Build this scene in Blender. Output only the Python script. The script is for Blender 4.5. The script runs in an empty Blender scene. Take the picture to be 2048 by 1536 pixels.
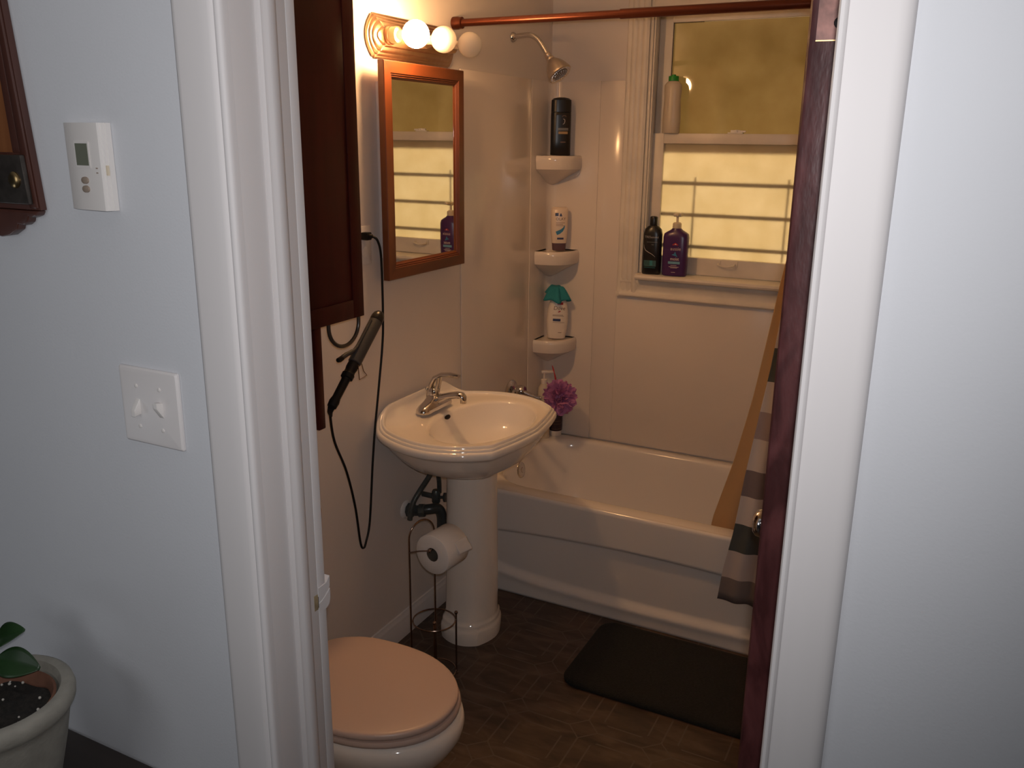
import bpy, bmesh, math, random
from mathutils import Vector, Matrix
PI = math.pi
S = bpy.context.scene
C = S.collection
random.seed(5)

# ------------------------------------------------------------------ camera, world, exposure, flash, daylight
cam_d = bpy.data.cameras.new('camera'); cam = bpy.data.objects.new('camera', cam_d); C.objects.link(cam)
R_ = Vector((0.8902736, 0.4553061, 0.0104551)); U_ = Vector((-0.1327863, 0.2375450, 0.9622578)); F_ = Vector((-0.4356383, 0.8580610, -0.2719385))
CAM = Vector((1.6209, -0.8247, 1.7529))
M3 = Matrix((R_, U_, -F_)).transposed()
cam.matrix_world = Matrix.Translation(CAM) @ M3.to_4x4()
cam_d.sensor_width = 36; cam_d.lens = 30.509; cam_d.clip_start = 0.02; cam_d.clip_end = 50
S.camera = cam
S.view_settings.view_transform = 'Standard'; S.view_settings.look = 'None'
S.view_settings.exposure = 0.0; S.view_settings.gamma = 1.0; S.view_settings.use_curve_mapping = False
w = bpy.data.worlds.new('world'); S.world = w; w.use_nodes = True
w.node_tree.nodes['Background'].inputs[0].default_value = (0.62, 0.72, 0.9, 1)
w.node_tree.nodes['Background'].inputs[1].default_value = 0.012

def lamp(name, kind, loc, energy, color, target=None, **kw):
    d = bpy.data.lights.new(name, kind); d.energy = energy; d.color = color
    for k, v in kw.items(): setattr(d, k, v)
    o = bpy.data.objects.new(name, d); C.objects.link(o); o.location = loc
    if target is not None:
        o.rotation_euler = (Vector(target) - Vector(loc)).to_track_quat('-Z', 'Y').to_euler()
    return o
# the camera's own flash, a small source beside the lens
FL = CAM + R_ * 0.012 + U_ * 0.035
lamp('camera_flash', 'SPOT', FL, 31.0, (1.0, 0.985, 1.0), FL + F_ - R_*0.28 + U_*0.36, spot_size=math.radians(140), spot_blend=1.0, shadow_soft_size=0.012)
# cool daylight from a window further down the hall on the left
lamp('hall_window_light', 'AREA', (-0.75, -0.95, 0.80), 0.8, (0.86, 0.92, 1.0), (0.9, 0.1, 1.15), shape='RECTANGLE', size=0.35, size_y=0.35)
# added soft fill behind the camera, no known source, brightens the hall wall
lamp('hall_fill_light', 'AREA', (0.3, -2.4, 1.85), 5.0, (0.95, 0.97, 1.0), (0.9, 0.0, 1.3), shape='RECTANGLE', size=1.2, size_y=1.0)
# warm light of the porch beyond the bathroom window
lamp('porch_light', 'AREA', (0.77, 4.05, 1.35), 34.0, (1.0, 0.76, 0.44), (0.77, 2.8, 1.60), shape='RECTANGLE', size=1.1, size_y=0.8)

# ------------------------------------------------------------------ materials
MATS = {}
def mat(name, col, rough=0.5, metal=0.0, noise=0.0, nscale=30, bump=0.0, bscale=200, col2=None, coat=0.0, spec=0.5, stretch=None, trans=0.0, detail=4, nscale_dist=0.0, emit=None):
    m = bpy.data.materials.new(name); m.use_nodes = True; nt = m.node_tree; b = nt.nodes['Principled BSDF']
    b.inputs['Base Color'].default_value = (*col, 1); b.inputs['Roughness'].default_value = rough; b.inputs['Metallic'].default_value = metal
    b.inputs['Coat Weight'].default_value = coat; b.inputs['Coat Roughness'].default_value = 0.05; b.inputs['Specular IOR Level'].default_value = spec
    tc = nt.nodes.new('ShaderNodeTexCoord'); mp = nt.nodes.new('ShaderNodeMapping'); nt.links.new(tc.outputs['Object'], mp.inputs[0])
    if stretch: mp.inputs['Scale'].default_value = stretch
    if noise or col2:
        n = nt.nodes.new('ShaderNodeTexNoise'); n.inputs['Scale'].default_value = nscale; n.inputs['Detail'].default_value = detail; n.inputs['Distortion'].default_value = nscale_dist
        nt.links.new(mp.outputs[0], n.inputs['Vector'])
        r = nt.nodes.new('ShaderNodeValToRGB'); nt.links.new(n.outputs['Fac'], r.inputs[0])
        r.color_ramp.elements[0].position = 0.35; r.color_ramp.elements[1].position = 0.68
        c2 = col2 if col2 else tuple(x * (1 - noise) for x in col)
        r.color_ramp.elements[0].color = (*c2, 1); r.color_ramp.elements[1].color = (*col, 1)
        nt.links.new(r.outputs[0], b.inputs['Base Color'])
    if bump:
        n2 = nt.nodes.new('ShaderNodeTexNoise'); n2.inputs['Scale'].default_value = bscale; n2.inputs['Detail'].default_value = 3
        nt.links.new(mp.outputs[0], n2.inputs['Vector'])
        bp = nt.nodes.new('ShaderNodeBump'); bp.inputs['Strength'].default_value = bump; bp.inputs['Distance'].default_value = 0.002
        nt.links.new(n2.outputs['Fac'], bp.inputs['Height']); nt.links.new(bp.outputs[0], b.inputs['Normal'])
    if trans:
        t = nt.nodes.new('ShaderNodeBsdfTranslucent'); t.inputs[0].default_value = (*col, 1)
        mx = nt.nodes.new('ShaderNodeMixShader'); mx.inputs[0].default_value = trans
        out = nt.nodes['Material Output']
        nt.links.new(b.outputs[0], mx.inputs[1]); nt.links.new(t.outputs[0], mx.inputs[2]); nt.links.new(mx.outputs[0], out.inputs[0])
    if emit:
        b.inputs['Emission Color'].default_value = (*emit[0], 1); b.inputs['Emission Strength'].default_value = emit[1]
    MATS[name] = m; return m

mat('hall_paint', (0.64, 0.65, 0.68), 0.7, bump=0.10, bscale=260, noise=0.03, nscale=3)
mat('bath_paint', (0.71, 0.65, 0.61), 0.65, bump=0.08, bscale=240, noise=0.03, nscale=3)
mat('ceiling_paint', (0.75, 0.72, 0.68), 0.8)
mat('trim_paint', (0.675, 0.645, 0.64), 0.55, bump=0.05, bscale=90, stretch=(1, 1, 0.08), spec=0.35)
mat('window_paint', (0.72, 0.66, 0.585), 0.42, bump=0.08, bscale=120, noise=0.12, nscale=9)
mat('gap_dark', (0.04, 0.03, 0.025), 0.8)
mat('bare_wood', (0.40, 0.31, 0.18), 0.8, noise=0.4, nscale=60)
mat('porcelain', (0.86, 0.80, 0.73), 0.07, coat=0.3)
mat('tub_enamel', (0.78, 0.735, 0.70), 0.13, coat=0.2)
mat('seat_plastic', (0.60, 0.455, 0.39), 0.34)
mat('surround', (0.73, 0.655, 0.595), 0.16)
mat('chrome', (0.62, 0.60, 0.60), 0.09, metal=1.0)
mat('brushed', (0.62, 0.55, 0.50), 0.28, metal=1.0)
mat('bronze', (0.125, 0.034, 0.018), 0.30, metal=0.7)
mat('black_pipe', (0.035, 0.04, 0.04), 0.3)
mat('lead_pipe', (0.10, 0.11, 0.105), 0.35, metal=0.4, noise=0.4, nscale=40)
mat('vanity_metal', (0.52, 0.34, 0.22), 0.34, metal=1.0, noise=0.1, nscale=60)
mat('globe_off', (0.86, 0.84, 0.80), 0.08, coat=0.3, trans=0.45)
mat('globe_lit', (1.0, 0.9, 0.7), 0.3, emit=((1.0, 0.545, 0.23), 232.0))
mat('bulb_neck', (0.70, 0.65, 0.58), 0.25, metal=0.6)
mat('oak', (0.165, 0.044, 0.012), 0.40, col2=(0.075, 0.018, 0.005), nscale=16, stretch=(1, 1, 0.12), bump=0.08, bscale=60, detail=8, coat=0.08)
mat('oak_cross', (0.165, 0.044, 0.012), 0.40, col2=(0.075, 0.018, 0.005), nscale=16, stretch=(1, 0.12, 1), bump=0.08, bscale=60, detail=8, coat=0.08)
mat('mahogany', (0.064, 0.0105, 0.009), 0.45, col2=(0.026, 0.0045, 0.004), nscale=12, stretch=(1, 1, 0.10), detail=8, bump=0.05, bscale=40, spec=0.2)
mat('door_wood', (0.118, 0.036, 0.036), 0.44, col2=(0.050, 0.013, 0.013), nscale=34, stretch=(1, 1, 0.35), detail=9, nscale_dist=0.8, bump=0.7, bscale=70, spec=0.32)
mat('clock_wood', (0.090, 0.032, 0.022), 0.35, col2=(0.040, 0.013, 0.009), nscale=14, stretch=(1, 1, 0.1), detail=8, bump=0.06, bscale=50, coat=0.15)
mat('clock_inlay', (0.26, 0.10, 0.035), 0.35, col2=(0.13, 0.04, 0.015), nscale=20, stretch=(1, 1, 0.1), detail=8)
mat('pewter', (0.10, 0.085, 0.075), 0.30, metal=0.7, noise=0.3, nscale=60)
mat('old_brass', (0.52, 0.36, 0.17), 0.28, metal=1.0)
mat('hinge_metal', (0.20, 0.09, 0.072), 0.42, metal=0.4, noise=0.5, nscale=70)
mat('screw_dark', (0.02, 0.015, 0.015), 0.45, metal=0.5)
mat('table_wood', (0.035, 0.025, 0.02), 0.4, noise=0.4, nscale=12, stretch=(0.1, 1, 1))
mat('pot_stone', (0.33, 0.31, 0.265), 0.75, noise=0.18, nscale=35, bump=0.3, bscale=150)
mat('terracotta', (0.20, 0.085, 0.05), 0.8, noise=0.3, nscale=30)
mat('soil', (0.022, 0.017, 0.013), 0.95, noise=0.6, nscale=120, bump=1.0, bscale=160)
mat('perlite', (0.5, 0.47, 0.42), 0.9)
mat('leaf', (0.018, 0.055, 0.014), 0.38, noise=0.35, nscale=25)
mat('plastic_white', (0.72, 0.685, 0.66), 0.38)
mat('plate_white', (0.70, 0.665, 0.655), 0.35, bump=0.03, bscale=300)
mat('lcd', (0.155, 0.165, 0.125), 0.25)
mat('taupe_rubber', (0.30, 0.235, 0.185), 0.5)
mat('black_plastic', (0.008, 0.008, 0.008), 0.45, spec=0.25)
mat('barrel', (0.055, 0.054, 0.054), 0.5, metal=0.1, spec=0.3)
mat('ring_metal', (0.11, 0.105, 0.10), 0.3, metal=0.8)
mat('wire', (0.34, 0.24, 0.19), 0.22, metal=1.0)
mat('paper', (0.83, 0.80, 0.77), 0.9, bump=0.15, bscale=150)
mat('cardboard', (0.115, 0.095, 0.07), 0.9)
mat('pile', (0.013, 0.014, 0.0125), 0.95, noise=0.5, nscale=160, bump=1.0, bscale=330)
mat('black_gloss', (0.010, 0.010, 0.011), 0.30)
mat('pearl_white', (0.78, 0.70, 0.62), 0.30)
mat('olay_body', (0.72, 0.60, 0.50), 0.28)
mat('cap_plum', (0.11, 0.06, 0.08), 0.35)
mat('cream_plastic', (0.66, 0.56, 0.42), 0.4)
mat('purple_plastic', (0.060, 0.018, 0.098), 0.28)
mat('frost_plastic', (0.70, 0.62, 0.52), 0.32, trans=0.35)
mat('cap_green', (0.015, 0.26, 0.035), 0.35)
mat('teal_cloth', (0.022, 0.22, 0.26), 0.9, bump=0.6, bscale=220)
mat('loofah', (0.60, 0.24, 0.47), 0.7, trans=0.15)
mat('red_cord', (0.48, 0.035, 0.05), 0.7)
mat('jar_dark', (0.035, 0.016, 0.026), 0.4)
mat('ink_grey', (0.17, 0.17, 0.165), 0.4)
mat('ink_silver', (0.42, 0.38, 0.36), 0.35)
mat('ink_tan', (0.42, 0.27, 0.12), 0.5)
mat('ink_teal', (0.040, 0.21, 0.24), 0.4)
mat('ink_teal_dark', (0.035, 0.095, 0.095), 0.4)
mat('ink_navy', (0.030, 0.045, 0.13), 0.4)
mat('ink_blue', (0.045, 0.21, 0.38), 0.4)
mat('ink_lightblue', (0.16, 0.36, 0.48), 0.4)
mat('ink_red', (0.42, 0.025, 0.03), 0.4)
mat('ink_brown', (0.16, 0.09, 0.06), 0.4)
mat('ink_pale', (0.62, 0.50, 0.48), 0.4)
mat('liner', (0.72, 0.50, 0.27), 0.5, trans=0.45)
mat('porch_wall', (0.75, 0.66, 0.45), 0.9)
mat('bar_dark', (0.055, 0.05, 0.03), 0.7)

def m_mirror():
    m = mat('mirror_glass', (0.90, 0.91, 0.88), 0.012, metal=1.0); return m
m_mirror()

def m_pane(name, col, col2, scale, rough, bump, gl):
    m = bpy.data.materials.new(name); m.use_nodes = True; nt = m.node_tree; nt.nodes.remove(nt.nodes['Principled BSDF'])
    out = nt.nodes['Material Output']
    tc = nt.nodes.new('ShaderNodeTexCoord')
    n = nt.nodes.new('ShaderNodeTexNoise'); n.inputs['Scale'].default_value = scale; n.inputs['Detail'].default_value = 5
    nt.links.new(tc.outputs['Object'], n.inputs['Vector'])
    r = nt.nodes.new('ShaderNodeValToRGB'); r.color_ramp.elements[0].position = 0.3; r.color_ramp.elements[1].position = 0.7
    r.color_ramp.elements[0].color = (*col2, 1); r.color_ramp.elements[1].color = (*col, 1)
    nt.links.new(n.outputs['Fac'], r.inputs[0])
    n2 = nt.nodes.new('ShaderNodeTexNoise'); n2.inputs['Scale'].default_value = 260; nt.links.new(tc.outputs['Object'], n2.inputs['Vector'])
    bp = nt.nodes.new('ShaderNodeBump'); bp.inputs['Strength'].default_value = bump; bp.inputs['Distance'].default_value = 0.001
    nt.links.new(n2.outputs['Fac'], bp.inputs['Height'])
    t = nt.nodes.new('ShaderNodeBsdfTranslucent'); d = nt.nodes.new('ShaderNodeBsdfDiffuse'); g = nt.nodes.new('ShaderNodeBsdfGlossy')
    g.inputs['Roughness'].default_value = rough; g.inputs['Color'].default_value = (1, 1, 1, 1)
    nt.links.new(r.outputs[0], t.inputs[0]); nt.links.new(r.outputs[0], d.inputs[0])
    if bump: nt.links.new(bp.outputs[0], g.inputs['Normal'])
    m1 = nt.nodes.new('ShaderNodeMixShader'); m1.inputs[0].default_value = 0.22
    nt.links.new(t.outputs[0], m1.inputs[1]); nt.links.new(d.outputs[0], m1.inputs[2])
    m2 = nt.nodes.new('ShaderNodeMixShader'); m2.inputs[0].default_value = gl
    nt.links.new(m1.outputs[0], m2.inputs[1]); nt.links.new(g.outputs[0], m2.inputs[2])
    nt.links.new(m2.outputs[0], out.inputs[0]); MATS[name] = m
m_pane('obscure_glass', (0.85, 0.79, 0.67), (0.77, 0.70, 0.55), 9, 0.25, 0.6, 0.04)
m_pane('amber_glass', (0.50, 0.425, 0.28), (0.42, 0.345, 0.21), 7, 0.03, 0.0, 0.06)

def m_floor():
    m = bpy.data.materials.new('vinyl_tile'); m.use_nodes = True; nt = m.node_tree; b = nt.nodes['Principled BSDF']
    b.inputs['Roughness'].default_value = 0.42
    N = nt.nodes.new; L = nt.links.new
    def mth(op, a, bb=None):
        n = N('ShaderNodeMath'); n.operation = op
        for i, x in enumerate((a, bb)):
            if x is None: continue
            if isinstance(x, (int, float)): n.inputs[i].default_value = x
            else: L(x, n.inputs[i])
        return n.outputs[0]
    tc = N('ShaderNodeTexCoord'); sp = N('ShaderNodeSeparateXYZ'); L(tc.outputs['Object'], sp.inputs[0])
    def cell(c, p, off):
        t = mth('DIVIDE', mth('ADD', c, off), p); return mth('ABSOLUTE', mth('SUBTRACT', mth('FRACT', t), 0.5)), mth('FLOOR', t)
    a, ia = cell(sp.outputs[0], 0.235, 10.02); bb, ib = cell(sp.outputs[1], 0.235, 10.19)
    s = mth('ADD', a, bb)
    mx = mth('MAXIMUM', a, bb)
    diag = mth('LESS_THAN', mth('ABSOLUTE', mth('SUBTRACT', s, 0.80)), 0.013)
    edge = mth('MULTIPLY', mth('GREATER_THAN', mx, 0.488), mth('LESS_THAN', s, 0.80))
    inner = mth('MULTIPLY', mth('LESS_THAN', mth('ABSOLUTE', mth('SUBTRACT', mx, 0.30)), 0.011), mth('LESS_THAN', s, 0.54))
    grout = mth('MAXIMUM', mth('MAXIMUM', diag, edge), inner)
    n = N('ShaderNodeTexNoise'); n.inputs['Scale'].default_value = 16; n.inputs['Detail'].default_value = 8; n.inputs['Distortion'].default_value = 0.6
    mp = N('ShaderNodeMapping'); mp.inputs['Scale'].default_value = (0.45, 1.3, 1); L(tc.outputs['Object'], mp.inputs[0]); L(mp.outputs[0], n.inputs['Vector'])
    r = N('ShaderNodeValToRGB'); L(n.outputs['Fac'], r.inputs[0])
    r.color_ramp.elements[0].position = 0.33; r.color_ramp.elements[1].position = 0.72
    r.color_ramp.elements[0].color = (0.034, 0.024, 0.018, 1); r.color_ramp.elements[1].color = (0.125, 0.083, 0.058, 1)
    e = r.color_ramp.elements.new(0.5); e.color = (0.066, 0.043, 0.030, 1)
    mix = N('ShaderNodeMix'); mix.data_type = 'RGBA'; L(grout, mix.inputs[0]); L(r.outputs[0], mix.inputs[6]); mix.inputs[7].default_value = (0.105, 0.078, 0.062, 1)
    L(mix.outputs[2], b.inputs['Base Color'])
    bp = N('ShaderNodeBump'); bp.inputs['Strength'].default_value = 0.25; bp.inputs['Distance'].default_value = 0.002; bp.invert = True
    L(grout, bp.inputs['Height']); L(bp.outputs[0], b.inputs['Normal'])
    MATS['vinyl_tile'] = m
m_floor()

def m_stripes():
    m = bpy.data.materials.new('striped_curtain'); m.use_nodes = True; nt = m.node_tree; b = nt.nodes['Principled BSDF']
    b.inputs['Roughness'].default_value = 0.75
    tc = nt.nodes.new('ShaderNodeTexCoord'); sp = nt.nodes.new('ShaderNodeSeparateXYZ'); nt.links.new(tc.outputs['Object'], sp.inputs[0])
    mr = nt.nodes.new('ShaderNodeMath'); mr.operation = 'DIVIDE'; mr.inputs[1].default_value = 2.2; nt.links.new(sp.outputs[2], mr.inputs[0])
    r = nt.nodes.new('ShaderNodeValToRGB'); r.color_ramp.interpolation = 'CONSTANT'; nt.links.new(mr.outputs[0], r.inputs[0])
    pale = (0.60, 0.525, 0.49); plum = (0.135, 0.10, 0.105); slate = (0.075, 0.083, 0.080); mauve = (0.34, 0.265, 0.262); smoke = (0.20, 0.155, 0.158); ash = (0.22, 0.178, 0.168); pale2 = (0.52, 0.45, 0.43)
    st = [(0, ash), (0.300, pale2), (0.401, slate), (0.500, pale), (0.606, smoke), (0.701, pale), (0.812, mauve), (0.905, pale), (1.012, slate), (1.118, pale), (1.214, plum), (1.324, pale), (1.425, mauve), (1.53, pale), (1.63, slate), (1.73, pale), (1.83, smoke), (1.93, pale)]
    els = r.color_ramp.elements
    els[0].position = 0; els[0].color = (*ash, 1); els[1].position = st[1][0] / 2.2; els[1].color = (*pale2, 1)
    for z, c in st[2:]:
        e = els.new(z / 2.2); e.color = (*c, 1)
    nt.links.new(r.outputs[0], b.inputs['Base Color'])
    n = nt.nodes.new('ShaderNodeTexNoise'); n.inputs['Scale'].default_value = 400; nt.links.new(tc.outputs['Object'], n.inputs['Vector'])
    bp = nt.nodes.new('ShaderNodeBump'); bp.inputs['Strength'].default_value = 0.2; bp.inputs['Distance'].default_value = 0.001
    nt.links.new(n.outputs['Fac'], bp.inputs['Height']); nt.links.new(bp.outputs[0], b.inputs['Normal'])
    MATS['striped_curtain'] = m
m_stripes()

# ------------------------------------------------------------------ mesh helpers
class G:
    def __init__(s): s.v = []; s.f = []
    def add(s, vs, fs):
        o = len(s.v); s.v += [Vector(v) for v in vs]; s.f += [tuple(i + o for i in f) for f in fs]; return s
    def box(s, x0, x1, y0, y1, z0, z1):
        vs = [(x, y, z) for z in (z0, z1) for y in (y0, y1) for x in (x0, x1)]
        return s.add(vs, [(0, 2, 3, 1), (4, 5, 7, 6), (0, 1, 5, 4), (2, 6, 7, 3), (0, 4, 6, 2), (1, 3, 7, 5)])
    def loft(s, loops, cap0=True, cap1=True, closed=True):
        n = len(loops[0]); vs = [p for l in loops for p in l]; fs = []
        for i in range(len(loops) - 1):
            for j in range(n if closed else n - 1):
                k = (j + 1) % n
                fs.append((i * n + j, i * n + k, (i + 1) * n + k, (i + 1) * n + j))
        if cap0: fs.append(tuple(reversed(range(n))))
        if cap1: fs.append(tuple((len(loops) - 1) * n + j for j in range(n)))
        return s.add(vs, fs)
    def tube(s, path, r, n=12, closed=False):
        P = [Vector(p) for p in path]; m = len(P); rs = r if isinstance(r, (list, tuple)) else [r] * m
        T = []
        for i in range(m):
            a = P[(i - 1) % m] if (closed or i > 0) else P[i]; b = P[(i + 1) % m] if (closed or i < m - 1) else P[i]
            T.append((b - a).normalized())
        u = T[0].orthogonal().normalized(); loops = []
        for i in range(m):
            u = (u - T[i] * u.dot(T[i])); u = u.normalized() if u.length > 1e-6 else T[i].orthogonal().normalized()
            v = T[i].cross(u)
            loops.append([P[i] + (u * math.cos(2 * PI * k / n) + v * math.sin(2 * PI * k / n)) * rs[i] for k in range(n)])
        if closed: return s.loft(loops + [loops[0]], False, False)
        return s.loft(loops)
    def lathe(s, prof, loc, axis=(0, 0, 1), n=36):
        a = Vector(axis).normalized(); u = a.orthogonal().normalized(); v = a.cross(u); L = Vector(loc)
        return s.loft([[L + a * h + (u * math.cos(2 * PI * k / n) + v * math.sin(2 * PI * k / n)) * max(r, 1e-4) for k in range(n)] for r, h in prof])
    def sphere(s, c, r, n=32, m=18):
        rr = r if isinstance(r, (list, tuple)) else (r, r, r); c = Vector(c)
        return s.loft([[c + Vector((rr[0] * math.sin(max(1e-3, PI * i / m)) * math.cos(2 * PI * k / n) if i < m else rr[0] * 1e-3 * math.cos(2 * PI * k / n),
                                    rr[1] * math.sin(max(1e-3, PI * i / m)) * math.sin(2 * PI * k / n) if i < m else rr[1] * 1e-3 * math.sin(2 * PI * k / n),
                                    -rr[2] * math.cos(PI * i / m))) for k in range(n)] for i in range(m + 1)])
    def prism(s, poly, ax, a0, a1):
        def p3(p, a): return {'x': (a, p[0], p[1]), 'y': (p[0], a, p[1]), 'z': (p[0], p[1], a)}[ax]
        return s.loft([[p3(p, a0) for p in poly], [p3(p, a1) for p in poly]])
    def grid(s, fn, nu, nv):
        vs = [fn(i / nu, j / nv) for j in range(nv + 1) for i in range(nu + 1)]
        return s.add(vs, [(j * (nu + 1) + i, j * (nu + 1) + i + 1, (j + 1) * (nu + 1) + i + 1, (j + 1) * (nu + 1) + i) for j in range(nv) for i in range(nu)])
    def xf(s, M): s.v = [M @ v for v in s.v]; return s

def world_origin(p):
    o = Vector((0, 0, 0))
    while p is not None: o += p.location; p = p.parent
    return o
def obj(name, g, m, parent=None, bevel=0.0, ang=38, segs=2, label=None, kind=None, thick=0.0):
    me = bpy.data.meshes.new(name); off = world_origin(parent)
    me.from_pydata([tuple(v - off) for v in g.v], [], g.f)
    bm = bmesh.new(); bm.from_mesh(me)
    bmesh.ops.recalc_face_normals(bm, faces=bm.faces)
    if bevel:
        es = [e for e in bm.edges if len(e.link_faces) == 2 and e.calc_face_angle(0) > math.radians(30)]
        bmesh.ops.bevel(bm, geom=es, offset=bevel, segments=segs, profile=0.5, affect='EDGES', clamp_overlap=True)
    for f in bm.faces: f.smooth = True
    for e in bm.edges:
        if len(e.link_faces) == 2 and e.calc_face_angle(0) > math.radians(ang): e.smooth = False
    bm.to_mesh(me); bm.free()
    me.materials.append(MATS[m])
    o = bpy.data.objects.new(name, me); C.objects.link(o)
    if parent: o.parent = parent
    if label: o['label'] = label
    if kind: o['kind'] = kind
    if thick:
        md = o.modifiers.new('thickness', 'SOLIDIFY'); md.thickness = thick; md.offset = 0
    return o
def tag(o, label, cat, group=None):
    o['label'] = label; o['category'] = cat
    if group: o['group'] = group
    return o
def thing(name, label, cat, loc, group=None):
    o = bpy.data.objects.new(name, None); C.objects.link(o); o.location = loc; o.empty_display_size = 0.05
    return tag(o, label, cat, group)
def struct_root(name, loc=(0, 0, 0)):
    o = bpy.data.objects.new(name, None); C.objects.link(o); o.location = loc; o['kind'] = 'structure'; o.empty_display_size = 0.05; return o
def struct(name, g, m, bevel=0.0): return obj(name, g, m, None, bevel, kind='structure')
def sm(t, a, b):
    t = max(0.0, min(1.0, (t - a) / (b - a))); return t * t * (3 - 2 * t)
def rrect(cx, cy, hx, hy, r, n=10):
    pts = []
    for (sx, sy, a0) in ((1, 1, 0), (-1, 1, PI / 2), (-1, -1, PI), (1, -1, 1.5 * PI)):
        for k in range(n + 1):
            a = a0 + k / n * PI / 2
            pts.append((cx + sx * (hx - r) + r * math.cos(a), cy + sy * (hy - r) + r * math.sin(a)))
    return pts
def bez(P, n=16):       # smooth catmull-rom path through points
    P = [Vector(p) for p in P]; out = []
    for i in range(len(P) - 1):
        p0 = P[max(0, i - 1)]; p1 = P[i]; p2 = P[i + 1]; p3 = P[min(len(P) - 1, i + 2)]
        for k in range(n):
            t = k / n; out.append(0.5 * ((2 * p1) + (p2 - p0) * t + (2 * p0 - 5 * p1 + 4 * p2 - p3) * t * t + (3 * p1 - p0 - 3 * p2 + p3) * t ** 3))
    out.append(P[-1]); return out
def text2d(s, size, shear=0.0, bold=0.0):
    cu = bpy.data.curves.new('lettering_curve', 'FONT'); cu.body = s; cu.size = size; cu.align_x = 'CENTER'; cu.align_y = 'CENTER'; cu.shear = shear; cu.offset = bold
    cu.resolution_u = 3
    o = bpy.data.objects.new('lettering_tmp', cu); C.objects.link(o)
    dg = bpy.context.evaluated_depsgraph_get(); ev = o.evaluated_get(dg); me = ev.to_mesh()
    vs = [(v.co.x, v.co.y) for v in me.vertices]; fs = [tuple(p.vertices) for p in me.polygons]
    ev.to_mesh_clear(); bpy.data.objects.remove(o); bpy.data.curves.remove(cu)
    return vs, fs

# ------------------------------------------------------------------ room shell
YB = 2.7066; XR = 1.56; YF = 0.146; ZC = 2.42
struct('floor', G().box(-1.6, 3.2, -2.6, YB + 0.12, -0.06, 0.0), 'vinyl_tile')
struct('ceiling', G().box(-1.6, 3.2, -2.6, YB + 0.12, ZC, ZC + 0.06), 'ceiling_paint')
struct('wall_left', G().box(-0.12, 0.0, YF, YB, 0, ZC), 'bath_paint')
struct('wall_right', G().box(XR, XR + 0.12, YF, YB, 0, ZC), 'bath_paint')
WX0, WX1, WZ0, WZ1 = 0.4285, 1.115, 1.186, 2.30
g = G().box(-0.12, WX0, YB, YB + 0.13, 0, ZC).box(WX1, XR + 0.12, YB, YB + 0.13, 0, ZC).box(WX0, WX1, YB, YB + 0.13, 0, WZ0).box(WX0, WX1, YB, YB + 0.13, WZ1, ZC)
struct('wall_back', g, 'bath_paint')
XJL, XJR, ZH = 0.80, 1.532, 2.06
g = G().box(-1.6, XJL - 0.02, 0, YF - 0.018, 0, ZC).box(XJR + 0.02, 3.2, 0, YF - 0.018, 0, ZC).box(XJL - 0.02, XJR + 0.02, 0, YF - 0.018, ZH + 0.02, ZC)
struct('wall_front', g, 'hall_paint')
# doorway trim -------------------------------------------------------
def casing_poly(x0, x1, y0, t, flip=1):     # moulded casing profile in plan, from outer edge x0 to inner edge x1
    d = x1 - x0
    pr = [(0, 0), (0, 0.55), (0.02, 0.80), (0.07, 0.97), (0.14, 1.0), (0.60, 1.0), (0.78, 0.97), (0.84, 0.90), (0.865, 0.78), (0.875, 0.76), (0.885, 0.80), (0.93, 0.83), (0.97, 0.76), (0.995, 0.6), (1.0, 0.4), (1.0, 0)]
    return [(x0 + d * a, y0 - t * b) for a, b in pr]
tl = struct_root('trim_1', (0.80, 0.07, 0))
g = G().prism(casing_poly(0.7465, 0.824, 0.0, 0.018), 'z', 0.0, ZH + 0.09)
obj('door_casing', g, 'trim_paint', tl)
obj('door_jamb', G().box(0.775, XJL, -0.001, 0.1275, 0, ZH), 'trim_paint', tl, bevel=0.0015)
stop = [(XJL, 0.070), (XJL + 0.004, 0.070), (XJL + 0.0075, 0.0725), (XJL + 0.0085, 0.077), (XJL + 0.0115, 0.080), (XJL + 0.0125, 0.084), (XJL + 0.0125, 0.092), (XJL + 0.0105, 0.0955), (XJL + 0.0095, 0.099), (XJL + 0.006, 0.1025), (XJL, 0.1035)]
obj('door_stop', G().prism(stop, 'z', 0, ZH), 'trim_paint', tl)
obj('inner_casing', G().box(0.715, XJL - 0.0006, 0.1286, 0.1465, 0, ZH + 0.08), 'trim_paint', tl, bevel=0.0015)
# strike: a chipped mortise, with a splintered lip of the inner casing
zs = 1.049
obj('strike_mortise', G().box(XJL - 0.001, XJL + 0.0006, 0.1175, 0.1262, zs - 0.013, zs + 0.013), 'bare_wood', tl)
obj('strike_shadow', G().box(XJL - 0.0008, XJL + 0.0004, 0.1262, 0.1277, zs - 0.011, zs + 0.008), 'gap_dark', tl)
lip = [(0.1280, zs - 0.020), (0.1465, zs - 0.020), (0.1530, zs - 0.0155), (0.1555, zs - 0.006), (0.1555, zs + 0.010), (0.1510, zs + 0.0055), (0.136, zs - 0.003), (0.1280, zs - 0.005)]
lip2 = [(0.1280, zs - 0.001), (0.136, zs + 0.000), (0.1505, zs + 0.009), (0.1555, zs + 0.0145), (0.1560, zs + 0.032), (0.1525, zs + 0.0285), (0.1500, zs + 0.0255), (0.1465, zs + 0.0235), (0.1280, zs + 0.022)]
obj('splintered_lip', G().prism(lip, 'x', XJL - 0.010, XJL + 0.0008).prism(lip2, 'x', XJL - 0.010, XJL + 0.0008), 'trim_paint', tl)
tr = struct_root('trim_2', (1.53, 0.07, 0))
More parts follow.
